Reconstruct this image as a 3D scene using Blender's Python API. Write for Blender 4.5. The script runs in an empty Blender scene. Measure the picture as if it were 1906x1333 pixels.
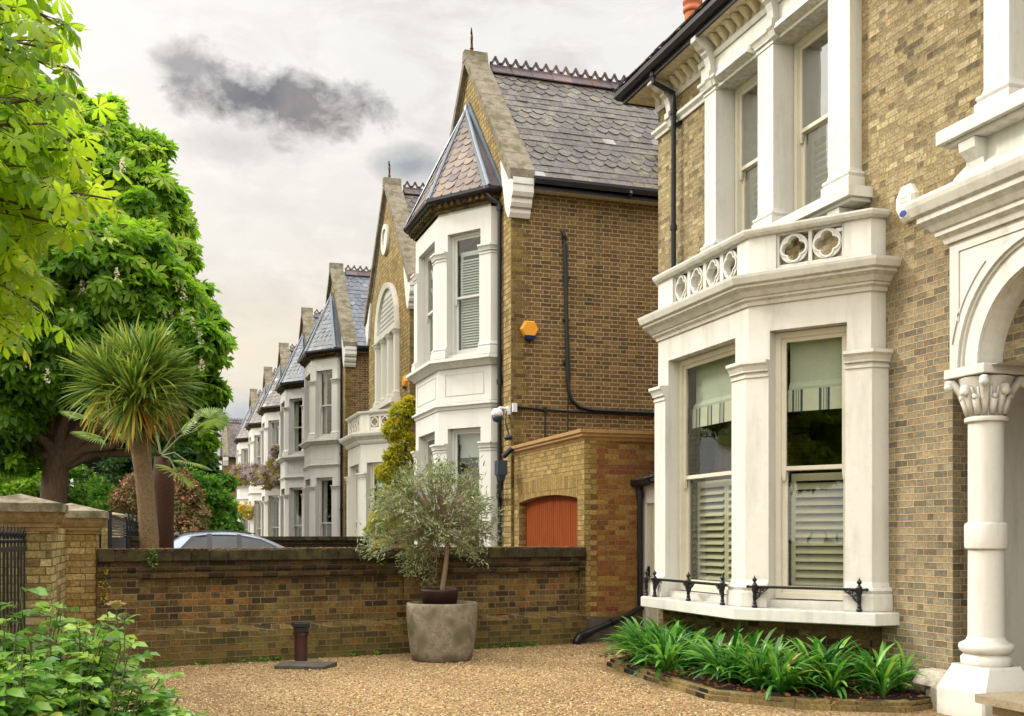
import bpy, bmesh, math, random
import numpy as np
from mathutils import Vector, Matrix
random.seed(7); RNG = np.random.default_rng(7)
scene = bpy.context.scene
COL = scene.collection
R = math.radians
EYE = 1.6
TH = math.atan(663/2000); CT = math.cos(TH); ST = math.sin(TH)

def at(px, py, Y):
    """world point seen at photo pixel (px,py) at depth Y (used to take measurements off the photo)"""
    u = (px-953)/2000; v = (1000-py)/2000
    return Vector(((CT*u+ST)*Y, (-ST*u+CT)*Y, EYE+v*Y))

# ------------------------------------------------------------------ materials
def lin(h):
    if isinstance(h, (tuple, list)): return tuple(h)[:3]+(1,)
    h = h.lstrip('#'); c = [int(h[i:i+2], 16)/255 for i in (0, 2, 4)]
    return tuple((x/12.92 if x <= .04045 else ((x+.055)/1.055)**2.4) for x in c)+(1,)

class NT:
    def __init__(s, name):
        s.m = bpy.data.materials.new(name); s.m.use_nodes = True
        s.t = s.m.node_tree; s.t.nodes.clear()
        s.out = s.t.nodes.new('ShaderNodeOutputMaterial')
    def n(s, ty, **kw):
        x = s.t.nodes.new('ShaderNode'+ty)
        for k, v in kw.items(): setattr(x, k, v)
        return x
    def l(s, a, b): s.t.links.new(a, b)
    def put(s, sock, v):
        if v is None: return
        if hasattr(v, 'links') or isinstance(v, bpy.types.NodeSocket): s.l(v, sock)
        else: sock.default_value = v
    def M(s, op, a, b=None, c=None, clamp=False):
        x = s.n('Math', operation=op, use_clamp=clamp)
        s.put(x.inputs[0], a); s.put(x.inputs[1], b)
        if c is not None: s.put(x.inputs[2], c)
        return x.outputs[0]
    def noise(s, vec, scale, detail=4, rough=.55, dist=0):
        x = s.n('TexNoise'); s.put(x.inputs['Vector'], vec)
        x.inputs['Scale'].default_value = scale; x.inputs['Detail'].default_value = detail
        x.inputs['Roughness'].default_value = rough; x.inputs['Distortion'].default_value = dist
        return x.outputs['Fac']
    def ramp(s, fac, stops, const=False):
        x = s.n('ValToRGB'); e = x.color_ramp.elements
        if const: x.color_ramp.interpolation = 'CONSTANT'
        while len(e) < len(stops): e.new(.5)
        for el, (p, c) in zip(e, stops):
            el.position = p; el.color = lin(c)
        s.put(x.inputs[0], fac); return x.outputs[0]
    def mix(s, fac, a, b, mode='MIX'):
        x = s.n('Mix', data_type='RGBA', blend_type=mode)
        s.put(x.inputs[0], fac)
        s.put(x.inputs[6], lin(a) if isinstance(a, (str, tuple)) else a)
        s.put(x.inputs[7], lin(b) if isinstance(b, (str, tuple)) else b)
        return x.outputs[2]
    def mapr(s, v, a, b, c=0., d=1.):
        x = s.n('MapRange'); s.put(x.inputs[0], v)
        for i, q in enumerate((a, b, c, d)): x.inputs[i+1].default_value = q
        return x.outputs[0]
    def bump(s, h, strength=.3, dist=.01):
        x = s.n('Bump'); x.inputs['Strength'].default_value = strength
        x.inputs['Distance'].default_value = dist; s.l(h, x.inputs['Height']); return x.outputs[0]
    def obj(s):
        return s.n('TexCoord').outputs['Object']
    def pos(s):
        return s.n('NewGeometry').outputs['Position']
    def uv(s):
        return s.n('TexCoord').outputs['UV']
    def sep(s, v):
        x = s.n('SeparateXYZ'); s.l(v, x.inputs[0]); return x.outputs
    def comb(s, x=0., y=0., z=0.):
        c = s.n('CombineXYZ')
        for i, q in enumerate((x, y, z)): s.put(c.inputs[i], q)
        return c.outputs[0]
    def attr(s, name='rnd'):
        return s.n('Attribute', attribute_name=name).outputs['Fac']
    def bsdf(s, col, rough=.7, metal=0., normal=None, spec=.5):
        b = s.n('BsdfPrincipled')
        s.put(b.inputs['Base Color'], lin(col) if isinstance(col, (str, tuple)) else col)
        s.put(b.inputs['Roughness'], rough); s.put(b.inputs['Metallic'], metal)
        b.inputs['Specular IOR Level'].default_value = spec
        if normal is not None: s.l(normal, b.inputs['Normal'])
        s.l(b.outputs[0], s.out.inputs[0]); return b

MATS = {}
def brick(name, stops, mortar='#9c8b66', low=None, dirt='#3a3024', dirt_amt=.35, h=.078, P=.345, split=.66,
          hue_noise=.25, moss=None, topdark=None, flush=.006, rough_brick=1.0, bstr=.7):
    """bonded brickwork worked out from metric UVs: alternate stretchers and headers, every brick its own tone"""
    s = NT(name); uv = s.uv(); ps = s.pos()
    wob = s.n('TexNoise'); s.l(uv, wob.inputs['Vector']); wob.inputs['Scale'].default_value = 5; wob.inputs['Detail'].default_value = 3
    sc = s.n('VectorMath', operation='MULTIPLY_ADD'); s.l(wob.outputs['Color'], sc.inputs[0])
    sc.inputs[1].default_value = (.022, .016, 0); s.l(uv, sc.inputs[2])
    x, y, _ = s.sep(sc.outputs[0])
    v = s.M('DIVIDE', y, h); row = s.M('FLOOR', v); fy = s.M('SUBTRACT', v, row)
    odd = s.M('MODULO', s.M('ABSOLUTE', row), 2.)
    u = s.M('DIVIDE', s.M('MULTIPLY_ADD', odd, P*.5, x), P)
    u = s.M('ADD', u, 100.)
    cell = s.M('FLOOR', u); f = s.M('SUBTRACT', u, cell)
    head = s.M('GREATER_THAN', f, split)
    dx = s.M('MINIMUM', s.M('MINIMUM', f, s.M('ABSOLUTE', s.M('SUBTRACT', f, split))), s.M('SUBTRACT', 1., f))
    dx = s.M('MULTIPLY', dx, P)
    dy = s.M('MULTIPLY', s.M('MINIMUM', fy, s.M('SUBTRACT', 1., fy)), h)
    d = s.M('MINIMUM', dx, dy)
    edge = s.noise(uv, 40, 3, .6)
    d2 = s.M('ADD', d, s.M('MULTIPLY', s.M('SUBTRACT', edge, .5), .010))
    mask = s.mapr(d2, flush*.5, flush*1.15)
    wn = s.n('TexWhiteNoise', noise_dimensions='2D')
    s.l(s.comb(s.M('MULTIPLY_ADD', cell, 2., head), row), wn.inputs['Vector'])
    big = s.noise(ps, .9, 4, .6)
    val = s.M('ADD', s.M('MULTIPLY_ADD', wn.outputs['Value'], .88, .06), s.M('MULTIPLY', s.M('SUBTRACT', big, .5), .6*hue_noise*2)); val = s.M('MAXIMUM', val, s.M('MULTIPLY', wn.outputs['Value'], .3)); val = s.M('MINIMUM', val, 1.)
    col = s.ramp(val, stops)
    fine = s.noise(uv, 28, 5, .7)
    blotch = s.noise(uv, 9, 4, .65)
    pit = s.noise(uv, 62, 3, .75)
    col = s.mix(s.mapr(fine, .38, .68, 0, .6), col, '#453a2a', 'MULTIPLY')
    col = s.mix(s.mapr(pit, .54, .66, 0, .75), col, '#2c2418')
    col = s.mix(s.mapr(blotch, .5, .75, 0, .4), col, '#e0c890', 'OVERLAY')
    pz = s.sep(ps)[2]
    mort = lin(mortar)
    mcol = s.mix(s.noise(uv, 15, 3), mortar, '#6b5c45')
    if low is not None:   # lower part of the front: greyer bricks, orange pointing
        lc, lm = low
        zf = s.mapr(s.M('ADD', pz, s.M('MULTIPLY', s.noise(ps, 1.3), 1.2)), 4.3, 5.5)
        lowc = s.ramp(val, lc)
        lowc = s.mix(s.mapr(fine, .35, .7, 0, .5), lowc, '#2b241a', 'MULTIPLY')
        col = s.mix(zf, lowc, col); mcol = s.mix(zf, lm, mcol)
    full = s.mix(mask, mcol, col)
    dn = s.noise(ps, 1.1, 6, .65, .6)
    full = s.mix(s.mapr(dn, .45, .75, 0, dirt_amt), full, dirt)
    full = s.mix(s.mapr(s.noise(uv, 3.4, 6, .7, .8), .55, .75, 0, dirt_amt*.9), full, '#4a3f2c')
    strk = s.n('Mapping'); s.l(ps, strk.inputs[0]); strk.inputs['Scale'].default_value = (4, 4, .35)
    full = s.mix(s.mapr(s.noise(strk.outputs[0], 1.2, 4), .5, .8, 0, dirt_amt*.7), full, '#1e1912')
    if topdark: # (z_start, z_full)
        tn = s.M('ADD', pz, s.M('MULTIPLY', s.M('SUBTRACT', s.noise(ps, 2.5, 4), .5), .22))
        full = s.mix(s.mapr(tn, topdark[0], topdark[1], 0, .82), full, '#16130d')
    if moss: # green near the ground
        tn = s.M('ADD', pz, s.M('MULTIPLY', s.M('SUBTRACT', s.noise(ps, 3, 5), .5), .5))
        full = s.mix(s.mapr(tn, moss[0], moss[1], .5, 0), full, moss[2])
    hgt = s.M('ADD', mask, s.M('MULTIPLY', fine, .7*rough_brick))
    b = s.bsdf(full, .9, 0, s.bump(hgt, bstr, .012), .25)
    MATS[name] = s.m; return s.m

def stucco(name, c, dirt='#8a7f66', amt=.3, rough=.55):
    s = NT(name); ps = s.pos()
    m = s.n('Mapping'); s.l(ps, m.inputs[0]); m.inputs['Scale'].default_value = (3, 3, .5)
    a = s.noise(m.outputs[0], 1.6, 6, .65); b_ = s.noise(ps, 14, 6, .7)
    k = s.mix(s.mapr(a, .48, .8, 0, amt), c, dirt)
    k = s.mix(s.mapr(b_, .55, .85, 0, amt*.6), k, dirt)
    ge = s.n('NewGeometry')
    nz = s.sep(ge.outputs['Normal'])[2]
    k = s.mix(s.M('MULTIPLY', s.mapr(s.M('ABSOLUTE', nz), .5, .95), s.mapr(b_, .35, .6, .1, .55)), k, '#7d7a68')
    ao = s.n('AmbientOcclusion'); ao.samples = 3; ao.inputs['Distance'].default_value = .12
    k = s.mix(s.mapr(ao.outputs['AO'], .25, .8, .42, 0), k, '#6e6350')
    bv = s.n('Bevel'); bv.samples = 3; bv.inputs['Radius'].default_value = .007
    bp = s.n('Bump'); bp.inputs['Strength'].default_value = .16; bp.inputs['Distance'].default_value = .01
    s.l(s.M('ADD', s.noise(ps, 60, 3), s.M('MULTIPLY', s.noise(ps, 7, 3), 1.5)), bp.inputs['Height']); s.l(bv.outputs[0], bp.inputs['Normal'])
    s.bsdf(k, rough, 0, bp.outputs[0], .35); MATS[name] = s.m; return s.m

def plain(name, c, rough=.6, metal=0., nscale=8, amt=.25, dark='#000000', bump=0., spec=.5, stretch=None):
    s = NT(name); ps = s.obj()
    if stretch:
        m = s.n('Mapping'); s.l(ps, m.inputs[0]); m.inputs['Scale'].default_value = stretch; ps = m.outputs[0]
    a = s.noise(ps, nscale, 6, .65)
    k = s.mix(s.mapr(a, .35, .75, 0, amt), c, dark)
    s.bsdf(k, rough, metal, s.bump(a, bump, .02) if bump else None, spec); MATS[name] = s.m; return s.m

def slate(name, stops, lichen='#8f8765', la=.35, rough=.5):
    s = NT(name); ps = s.pos(); r = s.attr()
    k = s.ramp(r, stops)
    n1 = s.noise(ps, 3.2, 7, .72); n2 = s.noise(ps, 16, 5, .7)
    k = s.mix(s.mapr(n1, .5, .66, 0, la), k, lichen)
    k = s.mix(s.mapr(n2, .57, .68, 0, la*.9), k, '#b7b09a')
    k = s.mix(s.mapr(s.noise(ps, .8, 4), .45, .7, 0, .45), k, '#1f1a18')
    ln = s.mapr(s.noise(ps, 40, 3), .3, .7)
    s.bsdf(k, rough, 0, s.bump(ln, .25, .01), .4); MATS[name] = s.m; return s.m

def leafmat(name, stops, trans=.35, rough=.45, tcol=None, spec=.4):
    s = NT(name); r = s.attr()
    k = s.ramp(r, stops)
    b = s.bsdf(k, rough, 0, None, spec)
    t = s.n('BsdfTranslucent')
    tk = s.mix(.55, k, tcol) if tcol else k
    tk2 = s.n('HueSaturation'); tk2.inputs['Value'].default_value = 1.5; tk2.inputs['Saturation'].default_value = 1.0
    s.l(tk, tk2.inputs['Color']); s.l(tk2.outputs[0], t.inputs[0])
    mx = s.n('MixShader'); mx.inputs[0].default_value = trans
    s.l(b.outputs[0], mx.inputs[1]); s.l(t.outputs[0], mx.inputs[2]); s.l(mx.outputs[0], s.out.inputs[0])
    MATS[name] = s.m; return s.m

def glassmat(name, tint='#e9efec', extra=.06, wav=.04):
    s = NT(name)
    ge = s.n('NewGeometry'); dt = s.n('VectorMath', operation='DOT_PRODUCT'); s.l(ge.outputs['Incoming'], dt.inputs[0]); s.l(ge.outputs['Normal'], dt.inputs[1])
    fr = s.M('MULTIPLY_ADD', s.M('POWER', s.M('SUBTRACT', 1., s.M('ABSOLUTE', dt.outputs['Value']), clamp=True), 5.), .92, .08)
    fac = s.M('ADD', fr, extra, clamp=True)
    tr = s.n('BsdfTransparent'); tr.inputs[0].default_value = lin(tint)
    gl = s.n('BsdfGlossy'); gl.inputs['Roughness'].default_value = .012; gl.inputs[0].default_value = (.95, .97, .95, 1)
    s.l(s.bump(s.noise(s.pos(), 1.7, 2), wav, .05), gl.inputs['Normal'])
    mx = s.n('MixShader'); s.l(fac, mx.inputs[0]); s.l(tr.outputs[0], mx.inputs[1]); s.l(gl.outputs[0], mx.inputs[2])
    s.l(mx.outputs[0], s.out.inputs[0]); MATS[name] = s.m; return s.m

def stonemat(name, a, b_, scale=6, rough=.9, moss=None, bstr=.4):
    s = NT(name); ps = s.pos()
    n1 = s.noise(ps, scale, 8, .7); n2 = s.noise(ps, scale*6, 4, .7)
    k = s.mix(s.mapr(n1, .35, .68), a, b_)
    k = s.mix(s.mapr(n2, .5, .72, 0, .6), k, '#37332a')
    if moss: k = s.mix(s.mapr(s.noise(ps, 4, 5), .5, .62, 0, .8), k, moss)
    s.bsdf(k, rough, 0, s.bump(s.M('ADD', n1, n2), bstr, .02), .25); MATS[name] = s.m; return s.m

# brick palettes
brick('brick_front', [(0, '#5e5644'), (.15, '#8a7e64'), (.3, '#ac9c74'), (.5, '#bbab84'), (.7, '#9c8e6c'), (.88, '#cdbf98'), (1, '#857a62')],
      '#b8a477', low=([(0, '#605c50'), (.25, '#8c8672'), (.5, '#a89d80'), (.75, '#7e7868'), (1, '#b8ab88')], '#c4a274'), dirt_amt=.34, P=.29, h=.068, flush=.0055, hue_noise=.38)
brick('brick_gable', [(0, '#877244'), (.3, '#b39c62'), (.6, '#c6b078'), (.85, '#9f8a56'), (1, '#d3c190')], '#5e5036', dirt_amt=.3, h=.1, P=.31, flush=.011)
brick('brick_side', [(0, '#54452f'), (.2, '#6a5432'), (.4, '#84653a'), (.6, '#6e5836'), (.8, '#957646'), (.93, '#684c3c'), (1, '#8e8056')],
      '#c0ae86', dirt_amt=.3, topdark=None, flush=.0095, P=.345, h=.078)
brick('brick_corner', [(0, '#4d4028'), (.3, '#7d6a3c'), (.6, '#9a8349'), (1, '#5c4c30')], '#8f7d58', dirt_amt=.4)
brick('brick_garage', [(0, '#7c6a3c'), (.2, '#a38a50'), (.5, '#bba062'), (.75, '#9a7f46'), (.95, '#c9b176'), (1, '#50432c')], '#6d5c3c', dirt_amt=.25, P=.34, h=.078, split=.66)
brick('brick_garage_side', [(0, '#684628'), (.2, '#90602e'), (.4, '#a48442'), (.6, '#8c5e32'), (.8, '#8a4a30'), (.9, '#a88a4c'), (1, '#6e5e3e')], '#8c7a56', dirt_amt=.3, P=.345, hue_noise=.35, flush=.005)
brick('brick_garden', [(0, '#41362a'), (.15, '#4f402c'), (.36, '#6a5634'), (.52, '#856c3c'), (.68, '#93683a'), (.8, '#948048'), (.9, '#5c4e34'), (1, '#a87c62')],
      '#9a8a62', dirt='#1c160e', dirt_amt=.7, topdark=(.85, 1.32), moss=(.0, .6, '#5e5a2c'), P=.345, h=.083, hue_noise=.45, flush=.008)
brick('brick_pillar', [(0, '#75663f'), (.25, '#a5935c'), (.5, '#bfae78'), (.75, '#cfbf8c'), (.92, '#99864e'), (1, '#8a5c3c')], '#6e6238', dirt_amt=.3, P=.36, h=.082, moss=None, flush=.008)
brick('brick_plinth', [(0, '#241d12'), (.3, '#4c3e24'), (.7, '#7c6838'), (1, '#57482a')], '#3c3220', dirt_amt=.5, P=.3, split=.5)
brick('brick_edging', [(0, '#191712'), (.22, '#2a2620'), (.3, '#7c6c44'), (.6, '#9c8a58'), (1, '#8a7444')], '#5c5238', dirt_amt=.35, P=.44, split=.5, h=.2, flush=.007)
brick('brick_soldier', [(0, '#7c6a3c'), (.5, '#b09658'), (1, '#94793f')], '#5c4c30', dirt_amt=.25, P=.17, split=.5, h=.34, flush=.006)

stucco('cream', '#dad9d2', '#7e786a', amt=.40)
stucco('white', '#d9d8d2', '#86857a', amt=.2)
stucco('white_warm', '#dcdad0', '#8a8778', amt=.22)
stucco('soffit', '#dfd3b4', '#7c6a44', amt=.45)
plain('paint_frame', '#d9d3c2', .35, 0, 5, .15, '#8a836c')
plain('paint_frame_white', '#d3d2cc', .35, 0, 5, .15, '#8a8980')
plain('shutter_paint', '#b9b59c', .5, 0, 5, .15, '#7a765f')
plain('fascia', '#15151a', .35, 0, 6, .5, '#2e2c2c', .1)
plain('black_iron', '#0c0d10', .4, .2, 10, .4, '#22252a', .15)
plain('rusty_iron', '#4a2620', .6, .1, 14, .6, '#20120e', .3)
plain('rust_iron_finial', '#5e3c22', .7, .2, 20, .5, '#2a1c14', .2)
plain('rusty_plastic', '#301610', .6, 0, 8, .3, '#1e0c08')
plain('lead', '#6a747e', .42, .35, 9, .5, '#4c555f', .2)
plain('terracotta_pot', '#bd6c48', .8, 0, 9, .35, '#8a4228', .1)
plain('terracotta', '#c66f4a', .75, 0, 9, .3, '#8a4228', .1)
plain('garage_door', '#a8481f', .55, 0, 5, .45, '#6e2a12', .1, stretch=(12, 12, .6))
plain('stone_band', '#a5814f', .85, 0, 8, .5, '#5e4426', .2)
plain('camera_plastic', '#d8d8d8', .3, 0, 3, .05)
plain('alarm_orange', '#e09a28', .45, 0, 4, .15, '#a8641a')
plain('alarm_blue', '#0e1e4a', .3, 0, 4, .1)
plain('alarm_white', '#dedbd0', .4, 0, 4, .12, '#a8a290')
plain('alarm_blue_light', '#1d3c96', .3, 0, 4, .1)
plain('cable_black', '#0b0b0c', .5, 0, 8, .2)
plain('hopper_grey', '#2c3c46', .5, 0, 8, .3)
plain('bark', '#64503e', .95, 0, 7, .7, '#1d150f', .8, stretch=(3, 3, .6))
plain('bark_dark', '#1d1612', .95, 0, 7, .6, '#080605', .8, stretch=(3, 3, .6))
plain('bark_palm', '#8a7250', .95, 0, 26, .9, '#33271a', 1., stretch=(1, 1, 2.2))
plain('bark_fibre', '#4a2e1c', .95, 0, 30, .6, '#1d120a', .9)
plain('bark_olive', '#8c7a62', .9, 0, 22, .5, '#4c4032', .5, stretch=(2, 2, .4))
plain('stem_green', '#4c5a28', .7, 0, 9, .5, '#3c2418')
plain('soil', '#2c1d12', 1, 0, 24, .7, '#0e0906', .9)
plain('asphalt', '#44444a', .95, 0, 40, .4, '#222222', .3)
plain('paving', '#7d7870', .9, 0, 9, .4, '#4c4a42', .2)
plain('ground_mat', '#5c5a3c', 1, 0, 1, .5, '#2c3018', .2)
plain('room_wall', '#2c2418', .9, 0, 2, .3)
plain('curtain', '#c4c0ac', .9, 0, 3, .3, '#8a8470')
plain('curtain_dark', '#574a34', .9, 0, 3, .4, '#2a2114', stretch=(30, 30, 1))
plain('net_blind', '#dcdfda', .8, 0, 3, .1, '#b8c0bc')
plain('roman_blind_cloth', '#c2c6b8', .9, 0, 3, .2, '#9aa294')
plain('tyre', '#0c0c0c', .8, 0, 5, .2)
plain('rim', '#9a9ca0', .3, .8, 5, .1)
plain('car_paint', '#8793a0', .25, .5, 3, .1, '#9aa4ae', 0, .6)
plain('car_trim', '#0d0e10', .35, 0, 3, .1)
plain('wood_frame_grey', '#5e6468', .6, 0, 6, .3)
plain('bin_plastic', '#101214', .5, 0, 5, .2)
plain('sign_grey', '#9aa0a4', .6, 0, 5, .2)
stonemat('brick_coping', '#241e14', '#4a4029', 7, .95, '#4d4a26', .8)
stonemat('coping_stone', '#6f695c', '#958b78', 5, .9, '#5e5a3c')
stonemat('cap_stone', '#6e6654', '#a59a82', 9, .95, '#55553a')
stonemat('cap_stone_base', '#a58a5e', '#77643f', 9, .95)
stonemat('pot_stone', '#857b6a', '#b5aa94', 16, .95, '#6e6850', 1.)
stonemat('slab_stone', '#4c4844', '#655e55', 7, .9)
stonemat('step_stone', '#8f836c', '#a3967c', 6, .9)
stonemat('roughcast', '#a8a08e', '#c9c3b4', 5, .95)
slate('slate_purple', [(0, '#38322f'), (.25, '#4e4644'), (.5, '#433b38'), (.75, '#5e5653'), (.982, '#544b48'), (.987, '#9fa1a6'), (1, '#a8aab0')], la=.6)
slate('slate_grey', [(0, '#4d545c'), (.4, '#626a74'), (.7, '#565e68'), (1, '#747c86')], '#77786c', .2, .4)
slate('slate_turret', [(0, '#574e52'), (.3, '#6c6164'), (.5, '#827260'), (.75, '#665c62'), (1, '#8c7a68')], '#8f8068', .3, .5)
slate('slate_brown', [(0, '#453c3d'), (.5, '#5a4f4f'), (1, '#6c5e56')], '#8c7a66', .3, .5)
slate('ridge_tile', [(0, '#4a4048'), (.5, '#5d5259'), (1, '#6e6064')], '#8c6c3c', .4, .7)
glassmat('glass', '#e9efec', .0); glassmat('glass_lower', '#eef2ec', .015, .06); glassmat('glass_strong', '#d5ddd6', .42, .05); glassmat('glass_car', '#1c242c', -.03, 0)
leafmat('leaf_chestnut', [(0, '#22420c'), (.3, '#406812'), (.6, '#6a8e1e'), (.85, '#92b236'), (1, '#aeb04c')], .42, .5, '#9ad02a')
leafmat('leaf_near', [(0, '#3a6010'), (.3, '#628414'), (.6, '#90a81c'), (.9, '#bcc434'), (1, '#a8904a')], .58, .4, '#b8dc2e')
leafmat('leaf_dark', [(0, '#12280c'), (.5, '#254614'), (1, '#3f6820')], .3, .5)
leafmat('leaf_flower', [(0, '#c9bda0'), (1, '#e6dcc6')], .3, .8)
leafmat('leaf_olive', [(0, '#3a4626'), (.3, '#60703e'), (.6, '#8a9664'), (.85, '#b2bc96'), (1, '#aab454')], .25, .5)
leafmat('leaf_palm', [(0, '#30501a'), (.3, '#5c782a'), (.65, '#8a9c3c'), (.88, '#b0aa44'), (1, '#c4963a')], .3, .4)
leafmat('leaf_dead', [(0, '#5c3c22'), (.6, '#8c6640'), (1, '#a8552a')], .2, .8)
leafmat('leaf_photinia', [(0, '#37481a'), (.45, '#5f7030'), (.65, '#86603c'), (.85, '#a8745a'), (1, '#c89a84')], .25, .4)
leafmat('leaf_acer', [(0, '#254c12'), (.5, '#4a7f20'), (1, '#80a83a')], .45, .5)
leafmat('leaf_gold', [(0, '#66801c'), (.4, '#9aa024'), (.8, '#c6b52c'), (1, '#cf9a28')], .4, .5)
leafmat('leaf_wisteria', [(0, '#5c6428'), (.35, '#8e8a34'), (.62, '#ab963c'), (.72, '#8a7aa4'), (1, '#9688b8')], .3, .6)
leafmat('leaf_agapanthus', [(0, '#1c4416'), (.35, '#336c20'), (.7, '#528f2e'), (.97, '#82b444'), (1, '#a89040')], .3, .28, None, .6)
leafmat('leaf_rose', [(0, '#305a20'), (.3, '#548430'), (.6, '#7eaa42'), (.9, '#a8c454'), (1, '#b09650')], .35, .3, None, .6)
leafmat('petal', [(0, '#b5a478'), (1, '#d2c49a')], .3, .7)
leafmat('needle', [(0, '#9a8a30'), (1, '#c8a848')], .3, .7)

def gravel_mat():
    s = NT('gravel'); ps = s.pos()
    v = s.n('TexVoronoi'); s.l(ps, v.inputs['Vector']); v.inputs['Scale'].default_value = 55
    v2 = s.n('TexVoronoi'); s.l(ps, v2.inputs['Vector']); v2.inputs['Scale'].default_value = 34
    r = s.sep(v.outputs['Color'])[0]
    k = s.ramp(r, [(0, '#5e4c34'), (.2, '#9c7e54'), (.45, '#bc9c6c'), (.7, '#d4b88a'), (.88, '#8a6e4a'), (1, '#e8d8b4')])
    k = s.mix(s.mapr(v.outputs['Distance'], .0, .013, 0, 1), k, k)
    k = s.mix(s.mapr(v2.outputs['Distance'], .45, .8, 0, .6), k, '#3c2c1c')
    k = s.mix(s.mapr(s.noise(ps, .7, 6, .65), .42, .68, 0, .5), k, '#6e573c')
    h = s.M('SUBTRACT', 1., v.outputs['Distance'])
    s.bsdf(k, .9, 0, s.bump(s.M('ADD', h, s.M('MULTIPLY', s.noise(ps, 25, 3), .8)), 1., .02), .25); MATS['gravel'] = s.m
gravel_mat()
def pebble_mat():
    s = NT('pebble')
    k = s.ramp(s.attr(), [(0, '#6e5a3c'), (.25, '#a88858'), (.5, '#c6a672'), (.75, '#dcc498'), (.9, '#8c7048'), (1, '#eedebc')])
    s.bsdf(k, .85, 0, None, .3); MATS['pebble'] = s.m
pebble_mat()
def stripe_mat():
    s = NT('stripe_cloth'); x = s.sep(s.uv())[0]
    f = s.M('FRACT', s.M('DIVIDE', x, .30))
    band = s.M('MULTIPLY', s.M('GREATER_THAN', f, .1), s.M('LESS_THAN', f, .5))
    fine = s.M('GREATER_THAN', s.M('FRACT', s.M('DIVIDE', x, .028)), .5)
    edge = s.M('ADD', s.M('MULTIPLY', s.M('GREATER_THAN', f, .1), s.M('LESS_THAN', f, .19)), s.M('MULTIPLY', s.M('GREATER_THAN', f, .42), s.M('LESS_THAN', f, .5)))
    m = s.M('ADD', s.M('MULTIPLY', band, s.M('MULTIPLY', fine, .7)), edge, clamp=True)
    s.bsdf(s.mix(m, '#cfd0bf', '#3b4656'), .9); MATS['stripe_cloth'] = s.m
stripe_mat()
def doorwood():
    s = NT('plank_door'); x = s.sep(s.uv())
    f = s.M('FRACT', s.M('DIVIDE', x[0], .098)); g = s.M('LESS_THAN', f, .13)
    m = s.n('Mapping'); s.l(s.pos(), m.inputs[0]); m.inputs['Scale'].default_value = (9, 9, .7)
    k = s.mix(s.mapr(s.noise(m.outputs[0], 4, 6), .3, .75), '#8c421a', '#62300f')
    k = s.mix(g, k, '#3a160a')
    s.bsdf(k, .85, 0, s.bump(s.M('SUBTRACT', 1., g), .5, .01), .1); MATS['plank_door'] = s.m
doorwood()

# ------------------------------------------------------------------ object helpers
ORG = {}
def thing(name, label, cat, loc=(0, 0, 0), group=None, kind=None):
    o = bpy.data.objects.new(name, None); COL.objects.link(o); o.location = loc; o.empty_display_size = .3
    ORG[o] = Vector(loc)
    if label: o['label'] = label
    if cat: o['category'] = cat
    if group: o['group'] = group
    if kind: o['kind'] = kind
    return o
def tag(o, label=None, cat=None, group=None, kind=None):
    if label: o['label'] = label
    if cat: o['category'] = cat
    if group: o['group'] = group
    if kind: o['kind'] = kind
    return o
def origin(p):
    while p is not None and p not in ORG: p = p.parent
    return ORG.get(p, Vector((0, 0, 0))) if p is not None else Vector((0, 0, 0))

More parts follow.
